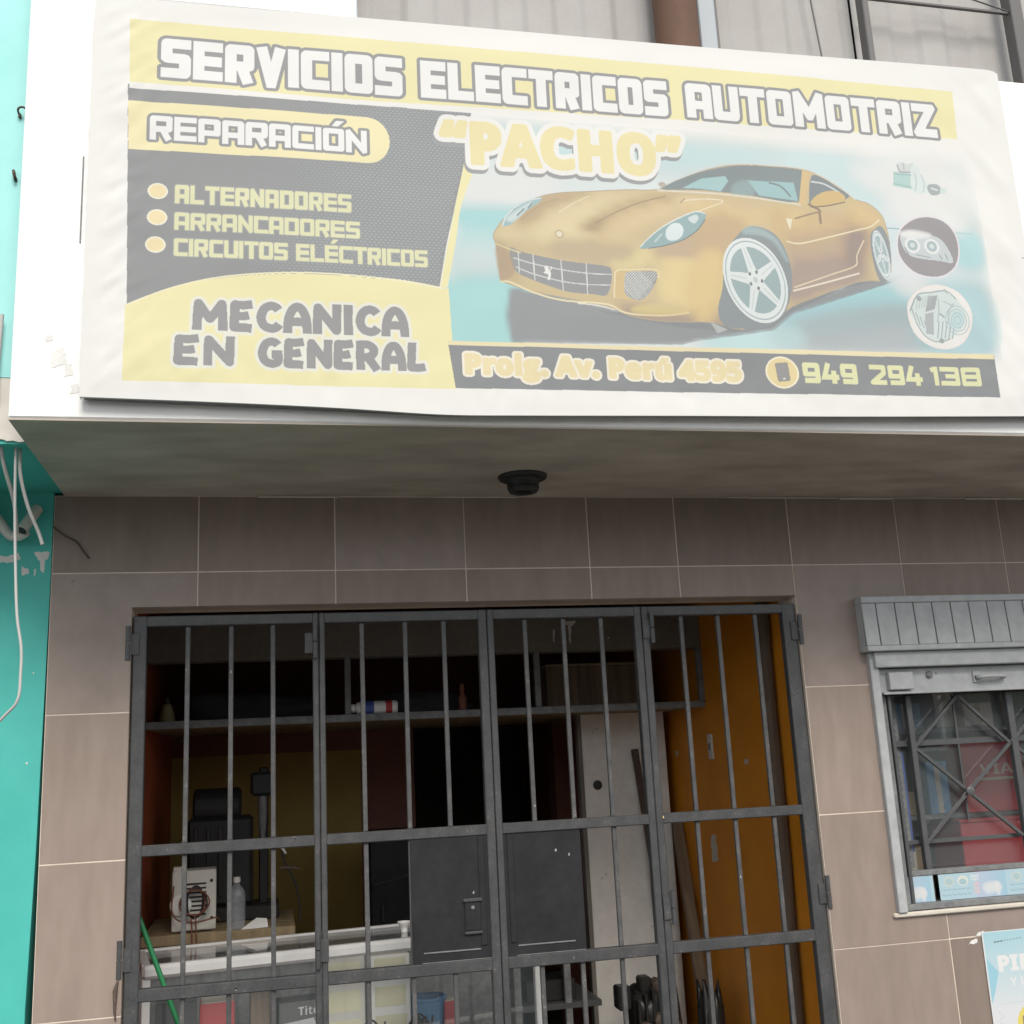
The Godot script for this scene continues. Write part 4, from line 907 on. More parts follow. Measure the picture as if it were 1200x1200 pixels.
	# ---- the three part pictures on the right
	fill(im, [PackedVector2Array([Vector2(1732,292),Vector2(1776,294),Vector2(1773,333),Vector2(1727,328)])], tone(178, 214, 210)); fill(im, [PackedVector2Array([Vector2(1744,270),Vector2(1759,265),Vector2(1771,270),Vector2(1786,265),Vector2(1786,291),Vector2(1745,291)])], tone(212, 220, 220)); pen(im, PackedVector2Array([Vector2(1744,275),Vector2(1748,291),Vector2(1781,291)]), 4, tone(170, 166, 176))
	fill(im, [smooth_poly(PackedVector2Array([Vector2(1780,277),Vector2(1796,272),Vector2(1801,291),Vector2(1816,316),Vector2(1809,341),Vector2(1773,337)]), 3)], tone(222, 234, 234)); fill(im, [smooth_poly(PackedVector2Array([Vector2(1815,321),Vector2(1839,316),Vector2(1852,330),Vector2(1838,343),Vector2(1819,343)]), 3)], tone(158, 170, 172)); fill(im, [PackedVector2Array([Vector2(1848,324),Vector2(1864,327),Vector2(1860,338),Vector2(1844,340)])], tone(208, 228, 226)); pen(im, PackedVector2Array([Vector2(1825,327),Vector2(1839,331)]), 4, tone(226, 232, 230))
	var lamp := smooth_poly(PackedVector2Array([Vector2(1715,475),Vector2(1729,436),Vector2(1764,409),Vector2(1803,400),Vector2(1842,409),Vector2(1866,438),Vector2(1871,479),Vector2(1857,520),Vector2(1821,546),Vector2(1781,550),Vector2(1745,538),Vector2(1720,509)]), 3)
	fill(im, [lamp], tone(146, 143, 148)); pen(im, lamp, 4, tone(236, 230, 236), true)
	fill(im, [smooth_poly(PackedVector2Array([Vector2(1727,449),Vector2(1752,440),Vector2(1784,443),Vector2(1822,451),Vector2(1842,474),Vector2(1852,511),Vector2(1820,509),Vector2(1769,506),Vector2(1741,498),Vector2(1728,477)]), 3)], tone(200, 210, 214)); soft(im, PackedVector2Array([Vector2(1729,445),Vector2(1759,438),Vector2(1803,445),Vector2(1776,454),Vector2(1738,453)]), tone(244, 246, 246), 6, 0.9)
	for c in [PackedVector2Array([Vector2(1754,474)])[0], PackedVector2Array([Vector2(1803,474)])[0]]:
		fill(im, [oval(c, 19, 19)], tone(236, 240, 240)); fill(im, [oval(c, 13, 13)], tone(164, 184, 188)); fill(im, [oval(c, 6, 6)], tone(214, 226, 228))
	pen(im, PackedVector2Array([Vector2(1819,494),Vector2(1824,505)]), 3, tone(150, 156, 160)); pen(im, PackedVector2Array([Vector2(1834,490),Vector2(1839,506)]), 3, tone(156, 160, 164)); pen(im, PackedVector2Array([Vector2(1760,497),Vector2(1795,502)]), 3, tone(160, 166, 168)); pen(im, PackedVector2Array([Vector2(1734,480),Vector2(1741,497)]), 3, tone(150, 152, 156))
	var gen := smooth_poly(PackedVector2Array([Vector2(1720,629),Vector2(1737,597),Vector2(1771,575),Vector2(1810,569),Vector2(1854,585),Vector2(1877,622),Vector2(1873,665),Vector2(1848,702),Vector2(1807,719),Vector2(1764,712),Vector2(1730,682)]), 3)
	fill(im, [gen], tone(240, 238, 234)); pen(im, gen, 3, tone(244, 232, 228), true)
	fill(im, [smooth_poly(PackedVector2Array([Vector2(1725,631),Vector2(1749,594),Vector2(1783,586),Vector2(1822,581),Vector2(1845,599),Vector2(1865,635),Vector2(1854,665),Vector2(1817,697),Vector2(1784,704),Vector2(1754,691),Vector2(1737,658)]), 3)], tone(214, 228, 228))
	fill(im, [PackedVector2Array([Vector2(1774,597),Vector2(1799,593),Vector2(1788,626),Vector2(1764,634)])], tone(160, 168, 170)); fill(im, [PackedVector2Array([Vector2(1762,639),Vector2(1784,633),Vector2(1778,688),Vector2(1759,685)])], tone(170, 178, 180))
	for k in 5: pen(im, PackedVector2Array([PackedVector2Array([Vector2(1731,628)])[0] + Vector2(k * 9, k * 9), PackedVector2Array([Vector2(1738,658)])[0] + Vector2(k * 9, k * 7)]), 3, tone(164, 178, 180))
	for k in 5: pen(im, PackedVector2Array([PackedVector2Array([Vector2(1795,655)])[0] + Vector2(k * 10, 0), PackedVector2Array([Vector2(1786,690)])[0] + Vector2(k * 9, 5)]), 3, tone(158, 174, 178))
	fill(im, [smooth_poly(PackedVector2Array([Vector2(1830,636),Vector2(1847,629),Vector2(1858,641),Vector2(1853,663),Vector2(1837,672),Vector2(1823,664)]), 3)], tone(190, 222, 226)); pen(im, PackedVector2Array([Vector2(1800,637),Vector2(1809,644)]), 4, tone(150, 164, 168)); pen(im, PackedVector2Array([Vector2(1836,612),Vector2(1821,631),Vector2(1819,661)]), 4, tone(180, 196, 198)); pen(im, PackedVector2Array([Vector2(1749,597),Vector2(1753,607)]), 5, tone(168, 180, 180)); pen(im, PackedVector2Array([Vector2(1819,579),Vector2(1824,587)]), 5, tone(190, 200, 200))
	for k in 6: pen(im, PackedVector2Array([PackedVector2Array([Vector2(1749,602)])[0] + Vector2(k * 7, -k * 2), PackedVector2Array([Vector2(1742,628)])[0] + Vector2(k * 7, -k * 2)]), 2, tone(176, 190, 192))
	for k in 4: pen(im, oval(PackedVector2Array([Vector2(1841,651)])[0], 8.0 + k * 7, 10.0 + k * 8, 0.2), 2.0, tone(168, 192, 196), true)
	pen(im, smooth_line(PackedVector2Array([Vector2(1726,633),Vector2(1749,595),Vector2(1783,587),Vector2(1822,582),Vector2(1844,600)]) ), 3, tone(150, 166, 168)); pen(im, smooth_line(PackedVector2Array([Vector2(1737,659),Vector2(1756,691),Vector2(1784,704),Vector2(1817,696)]) ), 3, tone(160, 174, 176)); pen(im, PackedVector2Array([Vector2(1800,601),Vector2(1798,631),Vector2(1791,656)]), 3, tone(176, 190, 192)); pen(im, PackedVector2Array([Vector2(1812,607),Vector2(1832,616)]), 3, tone(180, 192, 194)); fill(im, [oval(PackedVector2Array([Vector2(1752,603)])[0], 6, 6, 0, 12)], tone(150, 160, 162)); fill(im, [oval(PackedVector2Array([Vector2(1795,701)])[0], 6, 6, 0, 12)], tone(150, 160, 162))
	pen(im, PackedVector2Array([Vector2(1734,297),Vector2(1776,298)]), 3, tone(150, 184, 182)); pen(im, PackedVector2Array([Vector2(1729,322),Vector2(1773,328)]), 3, tone(150, 188, 186)); pen(im, smooth_line(PackedVector2Array([Vector2(1786,291),Vector2(1788,311),Vector2(1782,336)]) ), 3, tone(184, 204, 204)); pen(im, smooth_line(PackedVector2Array([Vector2(1803,294),Vector2(1808,316),Vector2(1802,338)]) ), 3, tone(190, 208, 208)); pen(im, PackedVector2Array([Vector2(1760,270),Vector2(1761,287)]), 3, tone(180, 182, 190))
	# faint marks in the right-hand margin
	pen(im, PackedVector2Array([Vector2(2033, 490), Vector2(2047, 489)]), 3, tone(176, 176, 176)); pen(im, PackedVector2Array([Vector2(2036, 526), Vector2(2047, 525)]), 3, tone(186, 186, 186))
	return im

func at_x(tab: Array, x: float) -> float:
	for i in tab.size() - 1:
		if x <= tab[i + 1].x:
			return lerpf(tab[i].y, tab[i + 1].y, clamp((x - tab[i].x) / (tab[i + 1].x - tab[i].x), 0.0, 1.0))
	return tab[-1].y

func build_banner():
	var t := thing("banner_sign", "faded printed vinyl banner with gold car on white upper wall", "banner", Vector3(1.19, 2.545, D))
	var o := -t.position
	var x0 := -0.247; var x1 := 2.640; var zb := D + 0.042
	var low := curve([Vector2(-0.247, 2.570), Vector2(0.131, 2.562), Vector2(0.422, 2.553), Vector2(0.70, 2.540), Vector2(0.944, 2.542), Vector2(1.402, 2.550), Vector2(1.946, 2.558), Vector2(2.645, 2.573)], 6)
	var top := curve([Vector2(-0.247, 3.756), Vector2(0.48, 3.770), Vector2(1.5, 3.780), Vector2(2.4, 3.796), Vector2(2.56, 3.798), Vector2(2.62, 3.796), Vector2(2.645, 3.782)], 6)
	var f := FastNoiseLite.new(); f.seed = 3; f.frequency = 1.0; f.fractal_octaves = 3
	var nx := 220; var ny := 96
	var pts := []
	for j in ny + 1:
		var row := []
		for i in nx + 1:
			var x := lerpf(x0, x1, float(i) / nx)
			var v := float(j) / ny
			var y := lerpf(at_x(low, x), at_x(top, x), v)
			var ed: float = min(min(x - x0, x1 - x), min(y - at_x(low, x), at_x(top, x) - y))
			var hold := smoothstep(0.0, 0.08, ed)
			var z := zb + 0.006 * f.get_noise_2d(x * 0.9, y * 1.6) * hold
			# slanting pulls at the left margin, gathers along the lower hem, slack at the right
			z += 0.0036 * f.get_noise_2d((x * 0.9 - y) * 15.0, (x + y * 0.6) * 6.0) * hold * smoothstep(0.30, 0.0, x - x0)
			z += 0.0034 * f.get_noise_2d(x * 15.0, y * 6.0 + 40.0) * smoothstep(0.22, 0.02, y - at_x(low, x)) * hold
			z += 0.006 * f.get_noise_2d(x * 5.0 + y * 3.5, y * 2.0 + 11.0) * smoothstep(0.5, 0.0, x1 - x) * hold
			row.append(Vector3(x, y, z))
		pts.append(row)
	var st := mb()
	st.set_smooth_group(0)
	for j in ny:
		for i in nx:
			var q := [pts[j][i], pts[j][i + 1], pts[j + 1][i + 1], pts[j + 1][i]]
			for k in [0, 2, 1, 0, 3, 2]:
				st.set_uv(Vector2((q[k].x - x0) / (x1 - x0), (3.80 - q[k].y) / 1.25)); st.add_vertex(q[k])
	st.generate_normals()
	var vm := StandardMaterial3D.new()
	var im := banner_art()
	# fine grain of the weathered print
	var gn := noise(51, 0.35, 3, 512, 512); gn.convert(Image.FORMAT_RGBA8)
	var tex_im := im; tex_im.generate_mipmaps()
	vm.albedo_texture = ImageTexture.create_from_image(tex_im); vm.roughness = 0.55; vm.metallic_specular = 0.22
	vm.texture_filter = BaseMaterial3D.TEXTURE_FILTER_LINEAR_WITH_MIPMAPS_ANISOTROPIC
	obj("vinyl", st, vm, t, o)
	# turned edges of the vinyl, back to the frame
	var pm := plain(tone(243, 243, 240), 0.45)
	var ed := mb()
	for j in ny:
		for i in [0, nx]:
			var a: Vector3 = pts[j][i]; var b: Vector3 = pts[j + 1][i]
			quad(ed, a, b, Vector3(b.x, b.y, D + 0.012), Vector3(a.x, a.y, D + 0.012), Vector3(-1 if i == 0 else 1, 0, 0))
	for i in nx:
		var a: Vector3 = pts[ny][i]; var b: Vector3 = pts[ny][i + 1]
		quad(ed, a, b, Vector3(b.x, b.y, D + 0.012), Vector3(a.x, a.y, D + 0.012), Vector3(0, 1, 0))
		a = pts[0][i]; b = pts[0][i + 1]
		quad(ed, a, b, Vector3(b.x, b.y + 0.001, D + 0.030), Vector3(a.x, a.y + 0.001, D + 0.030), Vector3(0, -1, 0))
	obj("turned_edge", ed, pm, t, o)
	var fr := mb()
	for s in [[x0 + 0.006, 2.571], [2.60, 2.571]]:
		add_bx(fr, s[0], s[0] + 0.028, 2.60, 3.711, D + 0.006, D + 0.030, 0.002)
	beam(fr, Vector3(x0 + 0.006, 2.588, D + 0.016), Vector3(0.70, 2.561, D + 0.016), 0.03, 0.024); beam(fr, Vector3(0.70, 2.561, D + 0.016), Vector3(2.625, 2.591, D + 0.016), 0.03, 0.024)
	add_bx(fr, x0 + 0.006, 2.61, 3.712, 3.74, D + 0.006, D + 0.030, 0.002)
	obj("frame", fr, M.greyold, t, o)
	# strap and chipped render beside it
	var sp := thing("wall_strap", "thin grey strap on white wall beside banner's left edge", "strap", Vector3(-0.268, 3.02, D))
	obj("band", bx(-0.002, 0.002, 0.0, 0.26, 0.0005, 0.003, 0.001), M.greyold, sp)

# ---------------------------------------------------------------- lamp under the overhang
func build_lamp():
	var t := thing("ceiling_lamp", "black round lamp holder without bulb under the overhang", "lamp", Vector3(1.052, H, 0.285))
	var a := mb(); lathe(a, [Vector2(0, -0.016), Vector2(0.066, -0.016), Vector2(0.078, -0.011), Vector2(0.082, -0.004), Vector2(0.082, 0.001)], 36)
	obj("rose", a, M.black, t)
	var b := mb(); lathe(b, [Vector2(0.0, -0.044), Vector2(0.026, -0.044), Vector2(0.028, -0.056), Vector2(0.046, -0.056), Vector2(0.05, -0.05), Vector2(0.054, -0.022), Vector2(0.058, -0.016)], 32)
	obj("socket", b, M.black, t)
	var c := mb(); lathe(c, [Vector2(0.0495, -0.044), Vector2(0.054, -0.042), Vector2(0.054, -0.038), Vector2(0.051, -0.036)], 32)
	obj("ring", c, M.blackgloss, t)

# ---------------------------------------------------------------- folding grille
func hinge(leaf: Node3D, x: float, y: float, side: float):
	var h := mb(); tube(h, [Vector3(x, y - 0.055, -0.002), Vector3(x, y - 0.002, -0.002)], 0.0085, 12); tube(h, [Vector3(x, y + 0.002, -0.002), Vector3(x, y + 0.055, -0.002)], 0.0085, 12)
	add_bx(h, min(x, x + side * 0.034), max(x, x + side * 0.034), y - 0.038, y + 0.03, -0.012, -0.0045, 0.001)
	obj("hinge", h, M.gate, leaf)

func build_gate():
	var t := thing("folding_gate", "dark grey four leaf barred metal gate closing the workshop entrance", "gate", Vector3(0.965, 0, -0.03))
	var o := -t.position
	var leaves := [[-0.200, 0.391, 0.042, 0.019, [-0.032, 0.107, 0.245], -1.0, -1.0], [0.393, 0.967, 0.019, 0.030, [0.542, 0.682, 0.817], 0.680, 0.937],
		[0.969, 1.530, 0.022, 0.026, [1.107, 1.246, 1.378], 0.991, 1.256], [1.532, 2.128, 0.026, 0.05, [1.683, 1.825, 1.972], -1.0, -1.0]]
	var wob := RandomNumberGenerator.new(); wob.seed = 21
	var wl := mb(); lathe(wl, [Vector2(0, -0.003), Vector2(0.007, -0.0015), Vector2(0.0085, 0.0), Vector2(0.006, 0.002), Vector2(0, 0.003)], 8)
	var weld_mesh := wl.commit()
	var bar_mesh := bx(-0.0075, 0.0075, 0.06, 2.10, -0.0075, 0.0075, 0.0018).commit()
	var k := 0
	for l in leaves:
		var f := mb(); var zf := -0.009 - 0.0015 * (k % 2); var zb := -0.045
		add_bx(f, l[0], l[0] + l[2], 0.03, 2.118, zb, zf, 0.003); add_bx(f, l[1] - l[3], l[1], 0.03, 2.118, zb, zf, 0.003)
		for r in [[2.083, 2.1175], [1.364, 1.398], [0.941, 0.978], [0.05, 0.09]]:
			add_bx(f, l[0] + l[2] - 0.002, l[1] - l[3] + 0.002, r[0], r[1], zb + 0.001, zf - 0.0018, 0.003)
		var leaf := obj("gate_leaf", f, M.gate, t, o)
		for x in l[4]:
			var br := obj("bar", bar_mesh, M.bar, leaf, Vector3(x + wob.randf_range(-0.002, 0.002), 0, -0.03)); br.rotation.z = wob.randf_range(-0.0022, 0.0022); br.rotation.x = wob.randf_range(-0.0015, 0.0015)
			for y in [2.0815, 1.3995, 1.3625, 0.9795]:
				if l[5] > 0.0 and x > l[5] - 0.01 and x < l[6] and y < 1.39: continue
				var wd := obj("weld", weld_mesh, M.gate, br, Vector3(wob.randf_range(-0.002, 0.002), y, 0.004)); wd.scale = Vector3(wob.randf_range(0.8, 1.3), wob.randf_range(0.7, 1.4), 1.0)
		if l[5] > 0.0:
			obj("sheet_panel", bx(l[5], l[6] + 0.002, 0.976, 1.366, -0.0205, -0.0165, 0.001), M.sheet, leaf)
			# folded inner border of the sheet
			var b := mb(); var xa: float = l[5] + 0.035; var xb: float = l[6] - 0.035
			add_bx(b, xa, xb, 1.008, 1.0125, -0.0166, -0.0135, 0.001)
			add_bx(b, l[5] + 0.03, l[6], 0.979, 0.9815, -0.0166, -0.0135, 0.001)
			obj("weld_bead", b, M.greyold, leaf)
			var fl := mb()
			add_bx(fl, l[6] - 0.033 if k == 1 else l[5] + 0.012, l[6] - 0.012 if k == 1 else l[5] + 0.033, 1.02, 1.36, -0.0166, -0.0125, 0.002)
			obj("stiffener", fl, M.sheet, leaf)
		if k == 1:
			var p := mb(); add_bx(p, 0.853, 0.905, 1.068, 1.165, -0.0166, -0.010, 0.002)
			var plate := obj("lock_plate", p, M.sheet, leaf)
			obj("bracket", bx(0.848, 0.911, 1.158, 1.169, -0.010, -0.004, 0.002), M.gate, plate)
			obj("bracket", bx(0.850, 0.909, 1.058, 1.067, -0.0165, -0.006, 0.002), M.gate, plate)
			var kn := mb(); lathe(kn, [Vector2(0.006, 0), Vector2(0.006, 0.004), Vector2(0, 0.005)], 12, Vector3(0.879, 1.14, -0.010), Basis(Vector3(1, 0, 0), PI / 2))
			obj("keyhole_cover", kn, M.greyold, plate)
		if k == 0:
			hinge(leaf, -0.214, 2.03, 1.0); hinge(leaf, -0.214, 1.07, 1.0); hinge(leaf, 0.380, 2.02, -1.0); hinge(leaf, 0.380, 1.05, 1.0)
			var pin := mb(); tube(pin, [Vector3(-0.216, 1.01, 0.004), Vector3(-0.222, 0.985, 0.008), Vector3(-0.222, 0.93, 0.008), Vector3(-0.219, 0.90, 0.006)], [0.003, 0.007, 0.004, 0.002], 8)
			obj("drop_pin", pin, M.rust, leaf)
		if k == 3:
			hinge(leaf, 2.139, 2.02, -1.0); hinge(leaf, 2.139, 1.10, -1.0); hinge(leaf, 1.566, 2.04, -1.0); hinge(leaf, 1.566, 1.09, -1.0)
		k += 1
	# small chips where the paint is gone
	var chips := [[1.107, 1.448, 3], [1.556, 1.385, 1], [0.31, 1.392, 0], [-0.18, 1.66, 0], [1.21, 0.958, 0], [1.825, 1.17, 3], [1.17, 1.30, 2], [1.215, 1.285, 2], [0.885, 1.185, 2], [0.13, 0.955, 0], [0.107, 1.93, 3]]
	for c in chips:
		var g := mb(); var r := RandomNumberGenerator.new(); r.seed = int(c[0] * 1000)
		var z: float = [-0.0128, -0.0128, -0.0166, -0.0228][c[2]]
		flat_patch(ragged([Vector2(c[0] - 0.003, c[1] - 0.004), Vector2(c[0] + 0.003, c[1] - 0.003), Vector2(c[0] + 0.002, c[1] + 0.005), Vector2(c[0] - 0.002, c[1] + 0.004)], 0.0012, r.seed), z, 0.002, g)
		obj("paint_chip", g, M.scratch if c[2] != 1 else plain(S(0.6, 0.5, 0.2)), t, o)

# ---------------------------------------------------------------- barred shop window on the right
func sticker_art(w: int, h: int) -> Image:
	var im := Image.create(w, h, false, Image.FORMAT_RGBA8); im.fill(tone(178, 216, 234))
	var x := 0
	while x < w:
		for k in 60: im.fill_rect(Rect2i(x + 214 + k * 3, 0, 3, h), tone(190 - k * 0.6, 205, 232))
		fill(im, [oval(Vector2(x + 60, h * 0.30), 30, h * 0.20)], tone(206, 222, 214)); fill(im, [oval(Vector2(x + 60, h * 0.30), 22, h * 0.13)], tone(170, 206, 214))
		fill(im, [oval(Vector2(x + 140, h * 0.30), 32, h * 0.20)], tone(236, 238, 226)); fill(im, [oval(Vector2(x + 140, h * 0.34), 22, h * 0.12)], tone(160, 200, 214))
		for g in type_glyphs("TIST", true, x + 188, x + 236, h * 0.32, h * 0.2): fill(im, g, tone(250, 250, 250))
		for k in 3: im.fill_rect(Rect2i(x + 200, int(h * (0.42 + 0.16 * k)), 34, int(h * 0.1)), tone(236, 200, 205))
		for k in 6: pen(im, PackedVector2Array([Vector2(x + 20 + k * 28, h * 0.62), Vector2(x + 40 + k * 28, h * 0.6)]), h * 0.03, tone(130, 170, 194))
		for k in 6: pen(im, PackedVector2Array([Vector2(x + 16 + k * 29, h * 0.8), Vector2(x + 36 + k * 29, h * 0.84)]), h * 0.06, tone(150, 192, 212))
		soft(im, PackedVector2Array([Vector2(x + 260, h * 0.55), Vector2(x + 330, h * 0.45), Vector2(x + 360, h * 0.7), Vector2(x + 280, h * 0.85)]), tone(244, 246, 250), 14, 0.85)
		soft(im, PackedVector2Array([Vector2(x + 330, h * 0.5), Vector2(x + 352, h * 0.5), Vector2(x + 350, h * 0.9), Vector2(x + 332, h * 0.9)]), tone(250, 250, 252), 8, 0.8)
		x += 400
	return im

func print_mat(im: Image) -> StandardMaterial3D:
	im.generate_mipmaps()
	var m := StandardMaterial3D.new(); m.albedo_texture = ImageTexture.create_from_image(im); m.roughness = 0.5; return m

func card(x0: float, x1: float, y0: float, y1: float, z: float, u1 := 1.0) -> SurfaceTool:
	# a thin printed sheet: the print fills its face
	var st := mb()
	var p := [Vector3(x0, y0, z), Vector3(x1, y0, z), Vector3(x1, y1, z), Vector3(x0, y1, z)]; var uv := [Vector2(0, 1), Vector2(u1, 1), Vector2(u1, 0), Vector2(0, 0)]
	for k in [0, 2, 1, 0, 3, 2]: st.set_normal(Vector3(0, 0, 1)); st.set_uv(uv[k]); st.add_vertex(p[k])
	for e in [[0, 1, Vector3(0, -1, 0)], [1, 2, Vector3(1, 0, 0)], [2, 3, Vector3(0, 1, 0)], [3, 0, Vector3(-1, 0, 0)]]:
		var a: Vector3 = p[e[0]]; var b: Vector3 = p[e[1]]; var d := Vector3(0, 0, -0.0012)
		var vs := [a, b, b + d, a, b + d, a + d]
		for v in vs: st.set_normal(e[2]); st.set_uv(Vector2(0.002, 0.002)); st.add_vertex(v)
	return st

func build_window():
	var t := thing("barred_window", "grey metal shop window with slatted hood and diamond grille", "window", Vector3(3.07, 1.0, 0))
	var o := -t.position
	var x0 := 2.392; var x1 := 3.75
	# hood: upright slats on a shallow box
	var a0 := Vector3(0, 2.104, 0.044); var a1 := Vector3(0, 1.947, 0.052); var hx := 2.366
	var bd := mb(); add_bx(bd, hx, x1, 2.1042, 2.130, 0.0012, 0.054, 0.003); add_bx(bd, hx, x1, 1.926, 1.9465, 0.0012, 0.062, 0.003)
	add_bx(bd, hx + 0.002, x1, 1.9466, 2.1041, 0.0012, 0.0405)
	var hood := obj("hood", bd, M.greymetal, t, o)
	var sx := hx + 0.001
	var wdt := 0.058
	while sx < x1 - 0.08:
		var sl := mb(); var mid := (a0 + a1) * 0.5; var dir := (a1 - a0)
		var xf := Transform3D(Basis(Vector3(1, 0, 0), dir.normalized(), Vector3(1, 0, 0).cross(dir.normalized())), Vector3(sx + wdt / 2, mid.y, mid.z))
		hull_box(sl, Vector3(-wdt / 2 + 0.0016, -dir.length() / 2, -0.004), Vector3(wdt / 2 - 0.0016, dir.length() / 2, 0.003 + 0.001 * sin(sx * 90.0)), 0.0015, xf)
		obj("slat", sl, M.greymetal, hood)
		sx += wdt + 0.001; wdt = 0.0765
	# lintel, roller bar with lock boxes
	obj("lintel", bx(x0 + 0.012, x1, 1.868, 1.9255, -0.1, 0.038, 0.003), M.greymetal, t, o)
	var rb := obj("shutter_bar", bx(2.43, x1 - 0.04, 1.772, 1.866, -0.06, -0.004, 0.004), M.greymetal, t, o)
	obj("lip", bx(2.44, x1 - 0.045, 1.770, 1.780, -0.0045, 0.010, 0.002), M.greymetal, rb)
	obj("lock_box", bx(2.462, 2.56, 1.786, 1.850, -0.0045, 0.022, 0.003), M.greymetal, rb)
	var kn := mb(); lathe(kn, [Vector2(0.013, 0), Vector2(0.013, 0.006), Vector2(0.009, 0.010), Vector2(0, 0.011)], 18, Vector3(2.64, 1.838, -0.004), Basis(Vector3(1, 0, 0), PI / 2)); obj("lock_cylinder", kn, M.greyold, rb)
	var hd := mb(); tube(hd, curve([Vector3(2.835, 1.822, -0.005), Vector3(2.838, 1.822, 0.018), Vector3(2.86, 1.824, 0.026), Vector3(2.92, 1.824, 0.026), Vector3(2.945, 1.822, 0.018), Vector3(2.948, 1.822, -0.005)], 5), 0.008, 10); add_bx(hd, 2.822, 2.85, 1.803, 1.845, -0.0045, 0.003, 0.001)
	obj("handle", hd, M.greymetal, rb)
	# guides and inner frame
	obj("side_guide", bx(x0 - 0.002, 2.424, 1.012, 1.9255, -0.10, 0.022, 0.003), M.greymetal, t, o)
	obj("side_guide", bx(x1 - 0.03, x1 + 0.002, 1.012, 1.9255, -0.10, 0.022, 0.003), M.greymetal, t, o)
	obj("inner_jamb", bx(2.4245, 2.468, 1.0125, 1.771, -0.13, -0.03, 0.002), M.greyold, t, o)
	obj("inner_jamb", bx(2.470, 2.483, 1.0125, 1.771, -0.12, -0.022, 0.002), M.grille, t, o)
	obj("bottom_rail", bx(2.4245, x1 - 0.031, 1.0125, 1.034, -0.10, -0.006, 0.002), M.greyold, t, o)
	obj("bottom_rail", bx(2.4835, x1 - 0.031, 1.124, 1.142, -0.07, -0.036, 0.002), M.greyold, t, o)
	# punched angle strip behind the jamb
	var ag := obj("slotted_angle", bx(2.500, 2.555, 1.145, 1.77, -0.125, -0.118, 0.001), M.greyold, t, o)
	for k in 24:
		var hl := mb(); lathe(hl, [Vector2(0.0042, 0.0), Vector2(0.0042, 0.0012), Vector2(0, 0.0013)], 8, Vector3(2.538, 1.16 + k * 0.024, -0.118), Basis(Vector3(1, 0, 0), PI / 2))
		obj("slot", hl, M.black, ag)
	# grille
	for g in [[2.568, 2.590, 1.034, 1.768], [2.995, 3.022, 1.034, 1.768], [3.40, 3.422, 1.034, 1.768]]:
		obj("grille_post", bx(g[0], g[1], g[2] + 0.0005, g[3], -0.088, -0.062, 0.002), M.grille, t, o)
	obj("grille_rail", bx(2.484, x1 - 0.032, 1.580, 1.602, -0.098, -0.090, 0.001), M.grille, t, o)
	obj("grille_rail", bx(2.484, x1 - 0.032, 1.228, 1.243, -0.098, -0.090, 0.001), M.grille, t, o)
	obj("grille_post", bx(2.781, 2.789, 1.30, 1.768, -0.099, -0.091, 0.001), M.grille, t, o)
	for k in 3:
		var x := 0.41 * k
		for d in [[2.789, 1.762, 2.987, 1.575], [2.584, 1.578, 2.785, 1.407], [2.785, 1.407, 2.988, 1.236], [2.789, 1.762, 2.584, 1.578], [2.987, 1.575, 2.785, 1.407], [2.785, 1.407, 2.586, 1.233]]:
			if d[2] + x > x1 - 0.03 or d[0] + x > x1 - 0.03: continue
			var b := mb(); var jz := -0.066 - 0.0016 * (int(d[0] * 1000 + d[3] * 100) % 5)
			beam(b, Vector3(d[0] + x, d[1], jz), Vector3(d[2] + x, d[3], jz), 0.013, 0.012, 0.0015)
			obj("grille_bar", b, M.grille, t, o)
		var ro := mb(); lathe(ro, [Vector2(0.018, 0), Vector2(0.018, 0.004), Vector2(0.010, 0.007), Vector2(0, 0.008)], 8, Vector3(2.785 + x, 1.407, -0.060), Basis(Vector3(1, 0, 0), PI / 2))
		obj("rosette", ro, M.grille, t, o)
	obj("pane", bx(2.484, x1 - 0.032, 1.13, 1.77, -0.112, -0.108), M.glass, t, o)
	obj("sill", bx(x0 - 0.018, x1 + 0.02, 0.996, 1.0118, -0.10, 0.014, 0.004), M.sill, t, o)
	# printed strips stuck behind the bottom of the grille
	var sm := print_mat(sticker_art(1600, 128))
	var s1 := obj("sticker_strip", card(2.5905, 3.70, 1.035, 1.1235, -0.034), sm); tag(s1, "pale blue printed strip along the bottom of the barred window", "sticker")
	var s2 := obj("sticker_strip", card(2.436, 2.5675, 1.035, 1.1235, -0.032, 0.14), null)
	var m2: StandardMaterial3D = sm.duplicate(); m2.uv1_offset = Vector3(0.12, 0, 0); s2.material_override = m2
	tag(s2, "short blue printed piece in the window's lower left corner", "sticker")
	# what stands in the shop behind the glass
	var sh := thing("shop_shelf", "grey metal shelving rack seen through the barred window", "shelf", Vector3(3.2, 0, -0.9))
	for y in [0.9, 1.27, 1.63]: obj("shelf_board", bx(-0.65, 0.8, y, y + 0.02, -0.3, 0.25, 0.002), M.greyold, sh)
	for x in [-0.65, 0.76]: obj("upright", bx(x, x + 0.035, 0.0125, 2.0, 0.2, 0.235, 0.002), M.greyold, sh)
	var rd := thing("red_box", "red carton with pale lettering behind the window grille", "box", Vector3(3.28, 1.29, -0.62))
	obj("carton", bx(-0.14, 0.16, -0.001, 0.31, -0.16, 0.0, 0.004), M.red, rd)
	var im := Image.create(256, 128, false, Image.FORMAT_RGBA8); im.fill(S(0.42, 0.035, 0.04))
	for g in type_glyphs("VIA", true, 60, 220, 70, 46): fill(im, g, tone(250, 225, 190))
	im.fill_rect(Rect2i(50, 84, 170, 12), tone(220, 220, 170))
	obj("print", card(-0.12, 0.14, 0.10, 0.22, 0.002), print_mat(im), rd)
